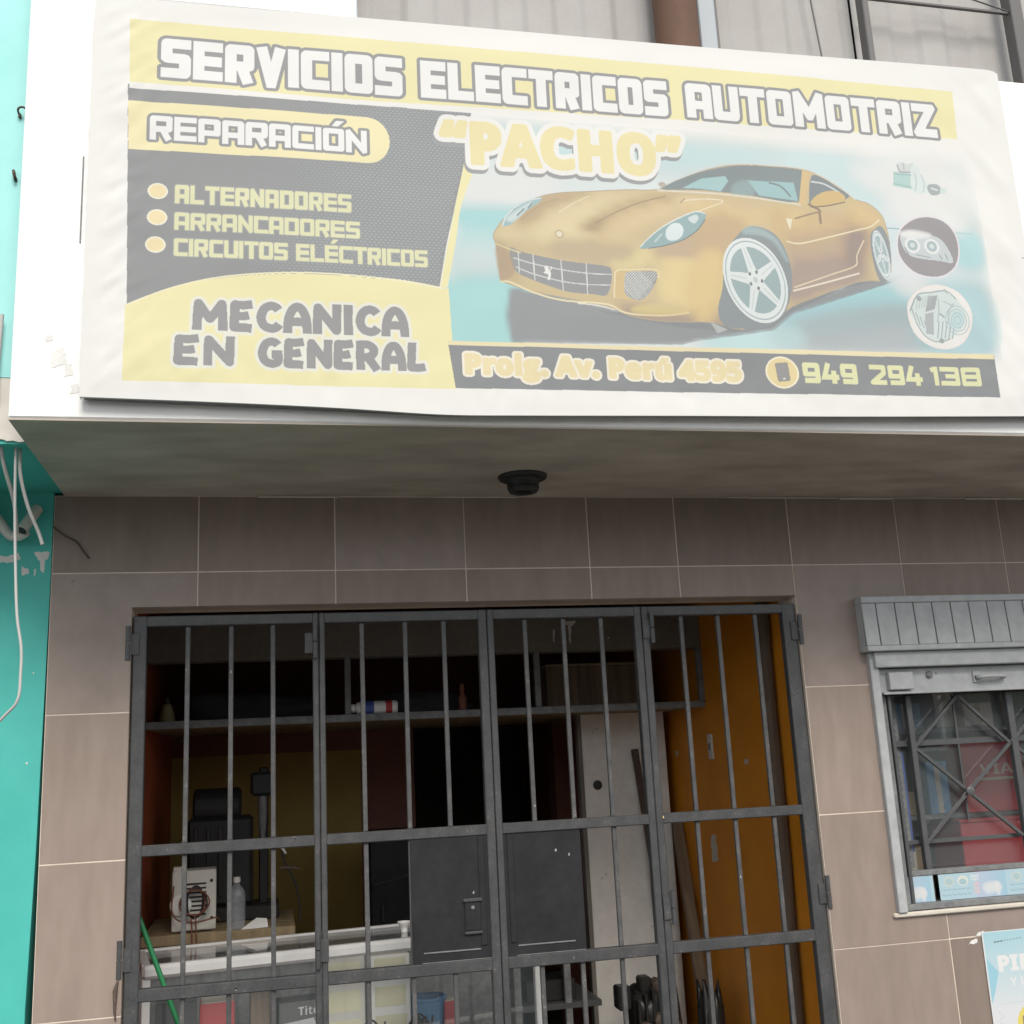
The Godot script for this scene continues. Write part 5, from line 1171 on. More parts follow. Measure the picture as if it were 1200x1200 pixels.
	var rd2 := thing("red_box", "plain red carton under the lettered one behind the window", "box", Vector3(3.26, 0.92, -0.62)); obj("carton", bx(-0.18, 0.22, 0.0005, 0.33, -0.2, 0.02, 0.004), M.red, rd2); obj("lid", bx(-0.185, 0.225, 0.331, 0.345, -0.203, 0.024, 0.003), M.red, rd2)
	for b in [[2.92, 1.65, 0.16, 0.11, M.blue, "light blue carton at top left behind the window pane"], [3.12, 1.65, 0.10, 0.15, M.offwhite, "white carton on top shelf behind the window pane"], [3.28, 1.65, 0.14, 0.10, M.white, "low white carton on top shelf right behind pane"], [3.04, 1.29, 0.10, 0.22, M.blue, "tall blue carton beside red carton behind the pane"], [2.86, 1.29, 0.12, 0.10, M.palewood, "small brown carton behind the window's left part"], [2.88, 0.92, 0.16, 0.24, M.palewood, "tall brown carton low behind the window grille"]]:
		var p := thing("carton", b[5], "box", Vector3(b[0], b[1], -0.66), 0.06 * sin(b[0] * 30.0), "cartons on the shop shelf")
		obj("body", bx(-b[2] / 2, b[2] / 2, 0.0005, b[3], -0.12, 0.0, 0.003), b[4], p); obj("tape", bx(-0.012, 0.012, 0.004, b[3] - 0.004, 0.0002, 0.0012), M.sill, p)
	var bl := obj("blue_strip", bx(2.557, 2.565, 1.20, 1.56, -0.135, -0.121, 0.001), M.deepblue); tag(bl, "narrow deep blue strip beside the slotted angle in the window", "strip")

# ---------------------------------------------------------------- inside the workshop
func build_interior():
	# loft: beam, shelf with angle-iron edge and hangers
	var lf := thing("loft_shelf", "dusty loft shelf with metal edge across the dark workshop", "shelf", Vector3(0.94, 1.80, -1.0))
	obj("beam", bx(-1.2, 1.209, 0.265, 0.42, -0.12, 0.0, 0.004), M.beam, lf)
	obj("board", bx(-1.2, 1.209, 0.0, 0.016, -1.29, -0.004), M.palewood, lf)
	obj("edge_angle", bx(-1.2, 1.2, -0.006, 0.024, -0.003, 0.001, 0.0006), M.greyold, lf)
	for x in [-0.40, 0.425, 1.185]: obj("hanger", bx(x, x + 0.026, 0.025, 0.264, -0.03, -0.004, 0.002), M.greyold, lf)
	var tp := mb(); tube(tp, [Vector3(-1.0, 0.428, 0.012), Vector3(-0.2, 0.43, 0.012), Vector3(0.5, 0.43, 0.014), Vector3(1.1, 0.427, 0.012)], 0.006, 8)
	obj("conduit", tp, M.orange, lf)
	for p in [[[0.548, 0.394], [0.626, 0.396], [0.62, 0.385], [0.603, 0.372], [0.597, 0.292], [0.590, 0.30], [0.588, 0.376], [0.562, 0.384]], [[0.52, 0.36], [0.526, 0.36], [0.520, 0.30], [0.515, 0.31]], [[0.765, 0.322], [0.777, 0.32], [0.772, 0.309]]]:
		var dp := mb(); var ar := []
		for q in p: ar.append(Vector2(q[0], q[1]))
		flat_patch(ragged(ar, 0.002, 77), 0.0, 0.0015, dp); obj("paint_drip", dp, M.flake, lf)
	# wall and ceiling above the loft
	var bt := thing("spray_can", "white bottle with red and black label lying on loft shelf", "bottle", Vector3(0.662, 1.842, -1.03)); bt.scale = Vector3.ONE * 1.18
	var rot := Basis(Vector3(0, 0, 1), PI / 2)
	var c1 := mb(); lathe(c1, [Vector2(0, -0.085), Vector2(0.020, -0.085), Vector2(0.024, -0.08), Vector2(0.024, 0.0), Vector2(0.024, 0.04), Vector2(0.020, 0.06), Vector2(0.012, 0.066)], 20, Vector3(0, 0.006, 0), rot); obj("body", c1, M.white, bt)
	var c2 := mb(); lathe(c2, [Vector2(0.0246, -0.065), Vector2(0.0247, -0.042)], 20, Vector3(0, 0.006, 0), rot); obj("label_band", c2, M.red, bt)
	var c3 := mb(); lathe(c3, [Vector2(0.0246, 0.0), Vector2(0.0247, 0.035)], 20, Vector3(0, 0.006, 0), rot); obj("label_band", c3, M.deepblue, bt)
	var c4 := mb(); lathe(c4, [Vector2(0.013, 0.066), Vector2(0.015, 0.068), Vector2(0.015, 0.09), Vector2(0, 0.092)], 16, Vector3(0, 0.006, 0), rot); obj("cap", c4, M.white, bt)
	var rdb := thing("red_bottle", "small red bottle standing on the loft shelf", "bottle", Vector3(1.046, 1.816, -1.04))
	var r1 := mb(); lathe(r1, [Vector2(0, 0.0005), Vector2(0.016, 0.0005), Vector2(0.017, 0.004), Vector2(0.017, 0.065), Vector2(0.010, 0.078), Vector2(0.009, 0.09)], 18); obj("body", r1, M.maroon, rdb)
	var r2 := mb(); lathe(r2, [Vector2(0.010, 0.09), Vector2(0.011, 0.092), Vector2(0.009, 0.122), Vector2(0, 0.123)], 14); obj("cap", r2, M.maroon, rdb)
	var cn := thing("funnel", "small olive yellow funnel upside down at loft shelf's left", "funnel", Vector3(-0.18, 1.816, -1.05))
	var f1 := mb(); lathe(f1, [Vector2(0.036, 0.0005), Vector2(0.034, 0.006), Vector2(0.02, 0.075), Vector2(0.016, 0.08)], 18); obj("cone", f1, plain(S(0.15, 0.135, 0.06), 0.6), cn)
	var f2 := mb(); lathe(f2, [Vector2(0.012, 0.08), Vector2(0.009, 0.105), Vector2(0, 0.106)], 14); obj("spout", f2, M.black, cn)
	var sk := thing("dark_bundle", "black slumped tarpaulin bundle on the loft shelf left", "bundle", Vector3(0.15, 1.816, -1.35))
	lump(sk, "cloth", Vector3(0.30, 0.125, 0.2), 61, M.shade)
	var sk2 := thing("dark_bundle", "dusty dark bundle on the loft shelf beside red bottle", "bundle", Vector3(0.88, 1.816, -1.3))
	lump(sk2, "cloth", Vector3(0.22, 0.10, 0.2), 62, M.shade)
	var sk3 := thing("dusty_box", "dusty brown box on the loft shelf behind right bars", "box", Vector3(1.72, 1.816, -1.25))
	obj("carton", bx(-0.24, 0.2, 0.0005, 0.2, -0.3, 0.0, 0.004), M.wood, sk3); obj("lid", bx(-0.245, 0.205, 0.2, 0.212, -0.303, 0.004, 0.003), M.palewood, sk3)
	# white board door standing at the back right
	var bd := thing("white_door", "stained white door leaf standing at the back of the workshop", "door", Vector3(1.89, 0.0125, -1.45))
	obj("leaf", bx(-0.205, 0.215, 0.0, 1.79, -0.04, 0.0, 0.003), M.board, bd)
	obj("edge_strip", bx(-0.225, -0.2055, 0.0, 1.79, -0.045, 0.004, 0.002), M.beam, bd)
	var hole := mb(); lathe(hole, [Vector2(0.024, -0.001), Vector2(0.020, 0.003), Vector2(0.012, 0.004), Vector2(0, 0.004)], 18, Vector3(-0.14, 1.457, 0), Basis(Vector3(1, 0, 0), PI / 2)); obj("lock_hole", hole, M.black, bd)
	var br := thing("steel_bar", "dark steel bar leaning against the white door", "bar", Vector3(2.03, 0.0125, -1.36))
	var b1 := mb(); beam(b1, Vector3(0.03, 0.0, 0.03), Vector3(-0.092, 1.615, -0.065), 0.034, 0.012, 0.003); obj("shaft", b1, M.rust, br)
	var pl := thing("wooden_pole", "weathered brown wooden pole against the orange right wall", "pole", Vector3(2.12, 0.0125, -0.29))
	var p1 := mb(); tube(p1, curve([Vector3(0, 0, -0.03), Vector3(-0.006, 0.7, -0.012), Vector3(0.002, 1.2, 0.0), Vector3(-0.004, 1.7, 0.014), Vector3(0.0, 2.36, 0.03)], 5), 0.026, 12); obj("shaft", p1, M.darkwood, pl)
	var ba := thing("wood_batten", "orange stained batten leaning low along the orange wall", "batten", Vector3(2.09, 0.0125, -1.2))
	var b2 := mb(); beam(b2, Vector3(-0.03, 0.0, 0.22), Vector3(0.03, 1.27, -0.22), 0.05, 0.03, 0.003); obj("strip", b2, M.wood, ba)
	var ba2 := thing("wood_batten", "dark thin batten beside the orange stained one", "batten", Vector3(2.05, 0.0125, -1.12))
	var b3 := mb(); beam(b3, Vector3(-0.02, 0.0, 0.12), Vector3(0.08, 0.95, -0.24), 0.03, 0.02, 0.003); obj("strip", b3, M.darkwood, ba2)
	var sw := thing("wall_switch", "narrow white switch plate on the orange wall", "switch", Vector3(2.15, 1.62, -0.98))
	obj("plate", bx(-0.010, -0.0005, -0.055, 0.055, -0.022, 0.022, 0.002), M.offwhite, sw); obj("rocker", bx(-0.013, -0.0095, -0.015, 0.015, -0.010, 0.010, 0.001), M.greyold, sw)
	# bare spots on the orange wall
	for p in [[1.18, -1.05, 0.06, 0.035], [1.60, -1.42, 0.012, 0.02], [1.55, -0.62, 0.012, 0.022]]:
		var g := mb(); flat_patch(ragged([Vector2(-p[3], -p[2]), Vector2(p[3], -p[2] * 0.8), Vector2(p[3] * 0.8, p[2]), Vector2(-p[3] * 0.7, p[2] * 0.9)], 0.006, int(p[0] * 100)), 0.0, 0.0012, g)
		var q := obj("plaster_scar", g, M.sill, get_node("shop_building/right_wall"), Vector3(2.1497, p[0], p[1])); q.rotation.y = -PI / 2
	# display counter, set a little askew
	var ct := thing("display_counter", "glass display counter with white metal rail behind the gate", "counter", Vector3(-0.19, 0.0125, -0.41), 0.15)
	var L := 1.45; var W2 := 0.42
	obj("plinth", bx(0.0, L, 0.0, 0.12, -W2, 0.0, 0.004), M.greyold, ct)
	var rl := mb(); add_bx(rl, 0.0, L, 0.930, 0.974, -0.03, 0.016, 0.011)
	obj("front_rail", rl, M.alu, ct)
	obj("back_rail", bx(0.0, L, 0.935, 0.972, -W2, -W2 + 0.03, 0.005), M.alu, ct)
	obj("side_rail", bx(0.0, 0.03, 0.936, 0.971, -W2 + 0.031, -0.031, 0.004), M.alu, ct); obj("side_rail", bx(L - 0.03, L, 0.936, 0.971, -W2 + 0.031, -0.031, 0.004), M.alu, ct)
	for x in [0.0, L - 0.03]:
		for z in [-0.026, -W2 + 0.002]: obj("corner_post", bx(x + 0.001, x + 0.029, 0.121, 0.934, z, z + 0.026, 0.003), M.alu, ct)
	obj("top_pane", bx(0.031, L - 0.031, 0.962, 0.968, -W2 + 0.031, -0.031), M.glass, ct)
	obj("front_pane", bx(0.030, L - 0.031, 0.122, 0.934, -0.014, -0.009), M.glass, ct)
	obj("shelf_pane", bx(0.031, L - 0.031, 0.560, 0.568, -W2 + 0.03, -0.03), M.glass, ct)
	obj("back_panel", bx(0.030, L - 0.031, 0.122, 0.934, -W2 + 0.004, -W2 + 0.010), M.greyold, ct)
	# goods in the counter; positions along the counter, height of their feet, size
	var goods := [[0.13, 0.57, 0.14, 0.25, 0.12, M.black, "black parts case in the counter's left end"], [0.27, 0.57, 0.12, 0.235, 0.12, M.red, "red parts box standing in the glass counter"], [0.42, 0.57, 0.07, 0.27, 0.1, M.wood, "narrow brown carton in the counter beside red box"],
		[0.72, 0.57, 0.16, 0.35, 0.10, M.offwhite, "tall cream carton at the middle of the counter"], [0.90, 0.57, 0.15, 0.33, 0.10, M.white, "tall white carton right of the cream one in counter"], [1.05, 0.57, 0.12, 0.18, 0.14, M.blue, "blue plastic tub in the counter near centre"], [1.13, 0.57, 0.06, 0.14, 0.1, M.red, "small red and white carton at the counter's right"]]
	for g in goods:
		var at := ct.transform * Vector3(g[0], g[1] - 0.001 + 0.0, -0.2)
		var p := thing("counter_carton" if g[5] != M.blue else "blue_tub", g[6], "box" if g[5] != M.blue else "tub", at, 0.15 + 0.1 * sin(g[0] * 40.0), "goods inside the counter")
		if g[5] == M.blue:
			var tb := mb(); lathe(tb, [Vector2(0, 0.0005), Vector2(0.055, 0.0005), Vector2(0.07, 0.15), Vector2(0.076, 0.153), Vector2(0.076, 0.16), Vector2(0.068, 0.16)], 22); obj("bowl", tb, g[5], p); continue
		obj("body", bx(-g[2] / 2, g[2] / 2, 0.0005, g[3], -g[4] / 2, g[4] / 2, 0.003), g[5], p)
		obj("flap", bx(-g[2] / 2 + 0.004, g[2] / 2 - 0.004, g[3], g[3] + 0.003, -g[4] / 2 + 0.004, g[4] / 2 - 0.004, 0.001), M.sill if g[5] != M.black else M.black, p)
		if g[5] == M.offwhite or g[5] == M.white:
			for k in 3: obj("printed_panel", bx(-g[2] / 2 + 0.016, g[2] / 2 - 0.016, 0.05 + 0.1 * k, 0.12 + 0.1 * k, g[4] / 2, g[4] / 2 + 0.001), plain(S(0.62, 0.60, 0.42), 0.6), p)
	# black and white pack with its name on it
	var tb2 := thing("printed_pack", "black and white pack lettered Tite inside the glass counter", "box", ct.transform * Vector3(0.545, 0.569, -0.14), 0.15, "goods inside the counter")
	obj("body", bx(-0.075, 0.075, 0.0005, 0.22, -0.05, 0.05, 0.003), M.black, tb2)
	var ti := Image.create(256, 320, false, Image.FORMAT_RGBA8); ti.fill(tone(70, 72, 76)); fill(ti, [PackedVector2Array([Vector2(0, 105), Vector2(256, 85), Vector2(256, 320), Vector2(0, 320)])], tone(230, 232, 234))
	for g in type_glyphs("Tite", true, 120, 250, 70, 42): fill(ti, g, tone(240, 240, 240))
	fill(ti, [PackedVector2Array([Vector2(215, 90), Vector2(256, 86), Vector2(256, 150)])], tone(90, 92, 96))
	obj("print", card(-0.073, 0.073, 0.004, 0.216, 0.0515), print_mat(ti), tb2)
	# dark loose parts lying on top of the goods
	for k in 3:
		var pk := thing("small_part", ["wiry dark connector lying left among the counter cartons", "black ribbed connector in the middle of the counter", "dark curled clip at the right of the counter cartons"][k], "part", ct.transform * Vector3([0.60, 0.80, 0.98][k], 0.569, -0.07), 0.0, "loose parts in the counter")
		lump(pk, "housing", Vector3(0.035, 0.05 + 0.03 * k, 0.025), 70 + k, M.grease)
		var wv := mb(); tube(wv, curve([Vector3(-0.03, 0.02, 0.01), Vector3(-0.04, 0.09, 0.015), Vector3(0.0, 0.13, 0.02), Vector3(0.04, 0.09, 0.015), Vector3(0.05, 0.12, 0.01)], 5), 0.004, 8); obj("lead", wv, M.black, pk)
	# workbench behind the counter
	var wbn := thing("workbench", "rough wooden workbench behind the counter", "bench", Vector3(0.0, 0.0125, -1.25))
	for k in 3: obj("plank", bx(-0.255, 0.33, 0.955, 0.995, -0.28 + k * 0.19, -0.092 + k * 0.19, 0.004), M.palewood, wbn)
	obj("apron", bx(-0.25, 0.325, 0.86, 0.954, 0.262, 0.284, 0.003), M.palewood, wbn)
	for x in [-0.245, 0.27]:
		for z in [-0.26, 0.20]: obj("leg", bx(x, x + 0.06, 0.0, 0.954, z, z + 0.06, 0.003), M.wood, wbn)
	var ps := thing("power_supply", "cream slotted power supply case with coiled leads on bench", "charger", Vector3(-0.06, 1.0075, -1.0), 0.05)
	obj("case", bx(-0.084, 0.084, 0.006, 0.232, -0.14, 0.0, 0.004), M.offwhite, ps)
	for k in 8: obj("vent_slot", bx(-0.032, 0.046, 0.062 + k * 0.0165, 0.069 + k * 0.0165, 0.0, 0.0012), M.black, ps)
	for s in [[0.066, 0.19], [0.068, 0.05]]:
		var sc := mb(); lathe(sc, [Vector2(0.007, 0), Vector2(0.006, 0.003), Vector2(0, 0.004)], 12, Vector3(s[0], s[1], 0), Basis(Vector3(1, 0, 0), PI / 2)); obj("screw", sc, M.black, ps)
	var kb := mb(); lathe(kb, [Vector2(0.042, 0), Vector2(0.040, 0.010), Vector2(0.03, 0.014), Vector2(0, 0.015)], 26, Vector3(-0.05, 0.105, 0.001), Basis(Vector3(1, 0, 0), PI / 2)); obj("dial", kb, M.white, ps)
	obj("top_clip", bx(-0.08, -0.035, 0.232, 0.248, -0.05, -0.002, 0.002), M.offwhite, ps)
	for x in [-0.06, 0.05]: obj("foot", bx(x, x + 0.02, 0.0005, 0.006, -0.03, -0.01, 0.001), M.black, ps)
	var ld := thing("cable_coil", "coil of dark red and black leads hanging on power supply", "cable", Vector3(-0.055, 1.0075, -0.975))
	var rc := RandomNumberGenerator.new(); rc.seed = 8
	for k in 5:
		var pts := []
		for i in 9:
			var a := TAU * i / 8.0 - PI / 2
			pts.append(Vector3(0.0 + cos(a) * (0.03 + 0.006 * k) + rc.randf_range(-0.003, 0.003), 0.115 + sin(a) * (0.062 - 0.004 * k) + rc.randf_range(-0.004, 0.004), 0.006 + 0.006 * k))
		var s := mb(); tube(s, curve(pts, 4), 0.0032, 8); obj("lead", s, [M.black, M.black, M.maroon, M.black, M.maroon][k], ld)
	var w1 := mb(); tube(w1, curve([Vector3(-0.08, 0.18, 0.004), Vector3(-0.085, 0.09, 0.02), Vector3(-0.05, 0.05, 0.03), Vector3(0.02, 0.045, 0.03), Vector3(0.08, 0.055, 0.02), Vector3(0.095, 0.04, 0.0)], 5), 0.003, 8); obj("lead", w1, M.maroon, ld)
	for x in [-0.012, 0.004]: 
		var w3 := mb(); tube(w3, curve([Vector3(x, 0.06, 0.02), Vector3(x + 0.004, 0.0, 0.03), Vector3(x + 0.006, -0.05, 0.034), Vector3(x, -0.07, 0.034)], 5), 0.003, 8); obj("lead", w3, M.maroon, ld)
	var gb := thing("clear_bottle", "clear empty bottle standing beside the power supply", "bottle", Vector3(0.103, 1.0075, -1.0))
	var g1 := mb(); lathe(g1, [Vector2(0, 0.001), Vector2(0.03, 0.001), Vector2(0.034, 0.006), Vector2(0.034, 0.125), Vector2(0.028, 0.148), Vector2(0.013, 0.166), Vector2(0.012, 0.176)], 24); obj("body", g1, M.bottleglass, gb)
	var g2 := mb(); lathe(g2, [Vector2(0.013, 0.176), Vector2(0.014, 0.178), Vector2(0.014, 0.196), Vector2(0, 0.198)], 16); obj("cap", g2, M.offwhite, gb)
	var pp := obj("paper_scrap", null, M.white); var pst := mb(); quad(pst, Vector3(0, 0, 0.03), Vector3(0.055, 0.0, 0.02), Vector3(0.05, 0.03, -0.01), Vector3(0.01, 0.034, -0.015), Vector3(0, 1, 1)); quad(pst, Vector3(-0.05, 0.0, 0.03), Vector3(0, 0.0, 0.03), Vector3(0.01, 0.034, -0.015), Vector3(-0.03, 0.006, -0.01), Vector3(0, 1, 1))
	pp.mesh = pst.commit(); pp.position = Vector3(0.17, 1.0085, -1.0); tag(pp, "crumpled white paper scrap on bench beside the clear bottle", "paper")
	var vs := thing("bench_machine", "black bench machine with tall column behind the power supply", "machine", Vector3(0.06, 1.0075, -1.36))
	obj("housing", bx(-0.17, 0.10, 0.06, 0.42, -0.10, 0.08, 0.014), M.soot, vs)
	obj("column", bx(0.125, 0.165, 0.0005, 0.62, -0.02, 0.02, 0.006), M.soot, vs); obj("base", bx(-0.2, 0.21, 0.0005, 0.06, -0.12, 0.12, 0.006), M.grease, vs); obj("head", bx(0.09, 0.19, 0.50, 0.60, -0.06, 0.08, 0.012), M.soot, vs)
	var mt := mb(); lathe(mt, [Vector2(0, -0.10), Vector2(0.065, -0.10), Vector2(0.075, -0.09), Vector2(0.075, 0.09), Vector2(0.06, 0.10), Vector2(0, 0.10)], 22, Vector3(-0.05, 0.465, 0.0), Basis(Vector3(0, 0, 1), PI / 2)); obj("motor", mt, M.soot, vs)
	for k in 4: obj("rib", bx(-0.14 + 0.05 * k, -0.125 + 0.05 * k, 0.10, 0.38, 0.08, 0.088, 0.002), M.grease, vs)
	var sp2 := mb(); lathe(sp2, [Vector2(0, 0.30), Vector2(0.008, 0.30), Vector2(0.018, 0.38), Vector2(0.02, 0.50), Vector2(0, 0.50)], 14, Vector3(0.14, 0.0, 0.04)); obj("spindle", sp2, M.greyold, vs)
	var st := thing("wire_stand", "thin curved black wire standing at the bench's right end", "wire", Vector3(0.30, 1.0075, -1.05))
	var s1 := mb(); tube(s1, curve([Vector3(-0.02, 0.30, 0), Vector3(-0.01, 0.24, 0), Vector3(0.03, 0.16, 0), Vector3(0.05, 0.06, 0), Vector3(0.045, 0.001, 0)], 6), 0.004, 8); obj("stem", s1, M.black, st)
	var s4 := mb(); tube(s4, [Vector3(-0.03, 0.215, 0), Vector3(0.02, 0.215, 0), Vector3(0.055, 0.206, 0)], [0.008, 0.007, 0.002], 8); obj("arm", s4, M.rust, st)
	var s5 := mb(); tube(s5, [Vector3(-0.025, 0.30, 0), Vector3(-0.005, 0.27, 0.0)], 0.006, 8); obj("tip", s5, M.offwhite, st)
	var gp := thing("grey_panel", "dark grey sheet metal cabinet behind the counter's middle", "cabinet", Vector3(0.80, 0.0125, -1.62))
	obj("door", bx(-0.115, 0.19, 0.0, 1.30, -0.2, 0.0, 0.004), M.sheet, gp)
	var gp2 := mb(); beam(gp2, Vector3(-0.11, 1.06, 0.006), Vector3(0.18, 1.12, 0.006), 0.012, 0.008, 0.002); obj("brace", gp2, M.black, gp)
	obj("handle", bx(-0.07, -0.055, 0.90, 0.97, 0.0, 0.014, 0.002), M.black, gp)
	var cup := thing("white_cup", "small white cup on the counter beside the gate's sheet panel", "cup", ct.transform * Vector3(0.965, 0.968, -0.19)); cup.scale = Vector3.ONE * 0.75
	var u1 := mb(); lathe(u1, [Vector2(0, 0.001), Vector2(0.016, 0.001), Vector2(0.018, 0.02), Vector2(0.034, 0.045), Vector2(0.036, 0.052), Vector2(0.032, 0.05), Vector2(0.014, 0.024)], 20); obj("bowl", u1, M.white, cup)
	# white post and dark shelf to the right of the counter
	var rk := thing("low_rack", "low dark metal rack right of the counter", "rack", Vector3(1.40, 0.0125, -1.3))
	for y in [0.2, 0.55]: obj("shelf_board", bx(-0.16, 0.22, y, y + 0.025, -0.25, 0.15, 0.002), M.grille, rk)
	for x in [-0.16, 0.06]: obj("upright", bx(x, x + 0.03, 0.0, 0.9, 0.12, 0.149, 0.002), M.greyold, rk)
	obj("box", bx(-0.1, 0.12, 0.5755, 0.66, -0.1, 0.1, 0.004), M.black, rk)
	# greasy engine casting on a stool
	var sl := thing("stool", "small wooden stool carrying the greasy engine part", "stool", Vector3(1.80, 0.0125, -1.05))
	obj("seat", bx(-0.17, 0.17, 0.40, 0.43, -0.15, 0.15, 0.004), M.wood, sl)
	for x in [-0.15, 0.11]:
		for z in [-0.13, 0.09]: obj("leg", bx(x, x + 0.04, 0.0, 0.40, z, z + 0.04, 0.003), M.wood, sl)
	var en := thing("engine_part", "greasy black engine casting in front of the white door", "engine part", Vector3(1.80, 0.443, -1.05))
	lump(en, "block", Vector3(0.10, 0.20, 0.11), 91, M.grease)
	obj("flange", bx(-0.15, -0.09, 0.12, 0.215, -0.03, 0.05, 0.008), M.grease, en); obj("flange", bx(-0.05, 0.0, 0.14, 0.245, -0.02, 0.05, 0.008), M.grease, en); obj("cover", bx(0.0, 0.10, 0.12, 0.228, -0.02, 0.07, 0.012), M.rust, en)
	for k in 6: obj("fin", bx(-0.09 + 0.032 * k, -0.078 + 0.032 * k, 0.02, 0.17 + 0.02 * (k % 3), 0.085, 0.125, 0.003), M.grease, en)
	for k in 3:
		var g3 := mb(); lathe(g3, [Vector2(0.028, 0), Vector2(0.026, 0.03), Vector2(0.01, 0.036), Vector2(0, 0.036)], 14, Vector3(-0.06 + 0.06 * k, 0.06 + 0.03 * (k % 2), 0.11), Basis(Vector3(1, 0, 0), PI / 2)); obj("boss", g3, M.rust, en)
	var en2 := thing("engine_part", "smaller dark ribbed engine part right of the big casting", "engine part", Vector3(2.0, 0.0125, -0.86)); lump(en2, "block", Vector3(0.06, 0.62, 0.07), 92, M.grease); obj("foot", bx(-0.06, 0.06, 0.0005, 0.03, -0.06, 0.06, 0.004), M.rust, en2)
	# green rod leaning just inside the gate
	var gd := thing("green_rod", "green plastic rod leaning inside the gate's left edge", "rod", Vector3(0.10, 0.0125, -0.16))
	var g4 := mb(); tube(g4, [Vector3(0.168, 0.0, 0.0), Vector3(-0.285, 1.15, -0.08)], 0.0085, 10); obj("shaft", g4, M.green, gd)

func lump(parent: Node3D, called: String, size: Vector3, sd: int, m: Material):
	# an uneven mass that stands on the parent's base
	var f := FastNoiseLite.new(); f.seed = sd; f.frequency = 1.3; f.fractal_octaves = 3
	var st := mb(); st.set_smooth_group(0); var nu := 28; var nv := 14; var g := []
	for j in nv + 1:
		var row := []
		for i in nu:
			var a := TAU * i / nu; var b := PI * 0.5 * j / nv
			var d := Vector3(cos(a) * cos(b), sin(b), sin(a) * cos(b))
			var sq := d / pow(pow(abs(d.x), 4) + pow(abs(d.y), 4) + pow(abs(d.z), 4), 0.25)
			var k := 1.0 + 0.30 * f.get_noise_3dv(d * 1.4)
			row.append(Vector3(sq.x * size.x * k, 0.0005 + sq.y * size.y * k, sq.z * size.z * k))
		g.append(row)
	for j in nv:
		for i in nu:
			var q := [g[j][i], g[j][(i + 1) % nu], g[j + 1][(i + 1) % nu], g[j + 1][i]]
			for k in [0, 1, 2, 0, 2, 3]: st.add_vertex(q[k])
	st.generate_normals()
	obj(called, st, m, parent)

# ---------------------------------------------------------------- cables and pipe at the left edge
func build_cables():
	var runs := [
		["grey cable hanging beside the overhang's corner, bowed outwards", [Vector3(-0.507, 2.90, 0.59), Vector3(-0.512, 2.70, 0.58), Vector3(-0.509, 2.58, 0.54), Vector3(-0.503, 2.49, 0.50), Vector3(-0.488, 2.40, 0.42), Vector3(-0.50, 2.33, 0.30)], 0.0055],
		["long grey cable hanging straight down past the bare patches", [Vector3(-0.468, 2.535, 0.52), Vector3(-0.466, 2.40, 0.51), Vector3(-0.459, 2.226, 0.50), Vector3(-0.447, 2.06, 0.50), Vector3(-0.432, 1.968, 0.50), Vector3(-0.430, 1.90, 0.50), Vector3(-0.434, 1.826, 0.50), Vector3(-0.47, 1.785, 0.48), Vector3(-0.53, 1.73, 0.45)], 0.004],
		["short grey cable curving in under the overhang's corner", [Vector3(-0.460, 2.535, 0.50), Vector3(-0.457, 2.46, 0.50), Vector3(-0.437, 2.37, 0.48), Vector3(-0.410, 2.30, 0.46), Vector3(-0.397, 2.262, 0.46)], 0.005]]
	for r in runs:
		var s := mb(); tube(s, curve(r[1], 6), r[2], 10)
		var c := obj("cable", s, M.cable); tag(c, r[0], "cable", "cables at the corner")
	var p := thing("conduit_pipe", "bent grey plastic conduit with open end on turquoise wall", "pipe", Vector3(-0.50, 2.33, 0.0))
	var s1 := mb(); tube(s1, curve([Vector3(-0.16, 0.16, 0.03), Vector3(-0.115, 0.10, 0.03), Vector3(-0.08, 0.052, 0.035), Vector3(-0.05, 0.045, 0.045), Vector3(-0.026, 0.055, 0.06)], 6), 0.016, 14); obj("bend", s1, M.pvc, p)
	var s2 := mb(); tube(s2, [Vector3(-0.034, 0.052, 0.085), Vector3(-0.002, 0.14, 0.02)], 0.0175, 16, false); tube(s2, [Vector3(-0.033, 0.0545, 0.083), Vector3(-0.002, 0.14, 0.02)], 0.0135, 16, false); obj("stub", s2, M.pvc, p)
	var s3 := mb(); tube(s3, [Vector3(-0.0335, 0.0535, 0.0838), Vector3(-0.031, 0.06, 0.079)], [0.0135, 0.0130], 16); obj("bore", s3, M.black, p)
	var w := mb(); tube(w, curve([Vector3(-0.454, 2.413, 0.006), Vector3(-0.42, 2.385, 0.007), Vector3(-0.381, 2.362, 0.007), Vector3(-0.362, 2.335, 0.006), Vector3(-0.342, 2.308, 0.005)], 6), 0.0028, 8)
	var wo := obj("wire", w, M.rust); tag(wo, "thin brown wire stuck on the tile below the overhang's left corner", "wire")

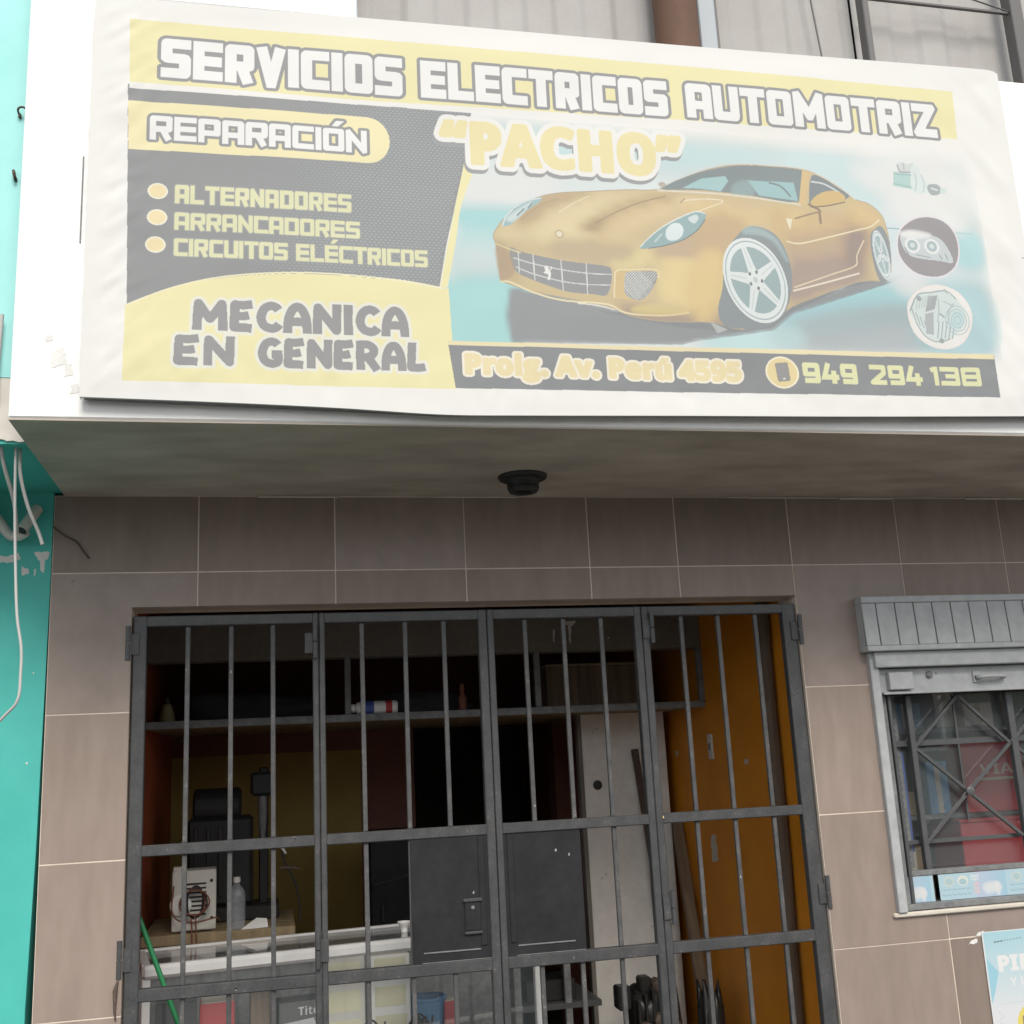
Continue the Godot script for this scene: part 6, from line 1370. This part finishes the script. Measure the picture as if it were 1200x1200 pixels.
# ---------------------------------------------------------------- poster on the tiles
func build_poster():
	var im := Image.create(512, 640, false, Image.FORMAT_RGBA8)
	for y in 640:
		var k: float = clamp(y / 330.0, 0.0, 1.0)
		im.fill_rect(Rect2i(0, y, 512, 1), tone(lerpf(166, 240, k), lerpf(222, 243, k), lerpf(240, 250, k)))
	im.fill_rect(Rect2i(0, 0, 7, 640), tone(246, 248, 250)); im.fill_rect(Rect2i(0, 0, 512, 4), tone(236, 246, 250))
	fill(im, [PackedVector2Array([Vector2(7, 110), Vector2(60, 170), Vector2(30, 250), Vector2(7, 300)])], tone(150, 216, 240))
	for k in 9: pen(im, PackedVector2Array([Vector2(58 + k * 16, 46 - k * 1.0), Vector2(66 + k * 16, 45.5 - k * 1.0)]), 6 if k < 3 else 3, tone(84, 110, 130))
	for g in type_glyphs("PIDE", true, 66, 300, 168, 62): fill(im, fat(g, 3.0), tone(252, 252, 254))
	for g in type_glyphs("Y LLEVA", true, 110, 330, 232, 34): fill(im, g, tone(250, 250, 252))
	im.fill_rect(Rect2i(40, 300, 470, 2), tone(200, 216, 232))
	fill(im, [oval(Vector2(214, 398), 96, 92)], tone(250, 226, 84)); fill(im, [oval(Vector2(230, 380), 70, 60)], tone(250, 230, 100))
	for g in type_glyphs("5", true, 144, 190, 426, 68): fill(im, g, tone(140, 104, 74))
	for g in type_glyphs("00", true, 196, 250, 392, 32): fill(im, g, tone(140, 104, 74))
	im.fill_rect(Rect2i(142, 520, 34, 34), tone(190, 140, 120)); im.fill_rect(Rect2i(150, 528, 8, 20), tone(236, 220, 206)); im.fill_rect(Rect2i(164, 524, 6, 18), tone(228, 206, 190))
	for k in 5: pen(im, PackedVector2Array([Vector2(30, 330 + k * 44), Vector2(58, 350 + k * 44), Vector2(34, 366 + k * 44)]), 3, tone(206, 222, 236))
	var t := obj("wall_poster", card(2.709, 3.12, 0.41, 0.923, 0.004), print_mat(im)); tag(t, "pale blue price poster with yellow circle taped to the tiles", "poster")
	for p in [[2.706, 0.918], [2.675, 0.893]]:
		var g := mb(); flat_patch(ragged([Vector2(p[0] - 0.022, p[1] - 0.008), Vector2(p[0] + 0.014, p[1] - 0.004), Vector2(p[0] + 0.018, p[1] + 0.008), Vector2(p[0] - 0.008, p[1] + 0.006)], 0.003, int(p[0] * 1000)), 0.0008, 0.0008, g)
		var q := obj("tape_scrap", g, M.flake); tag(q, "torn tape remnant at the poster's corner" if p[0] > 2.69 else "torn tape remnant just below left of the poster's corner", "tape")
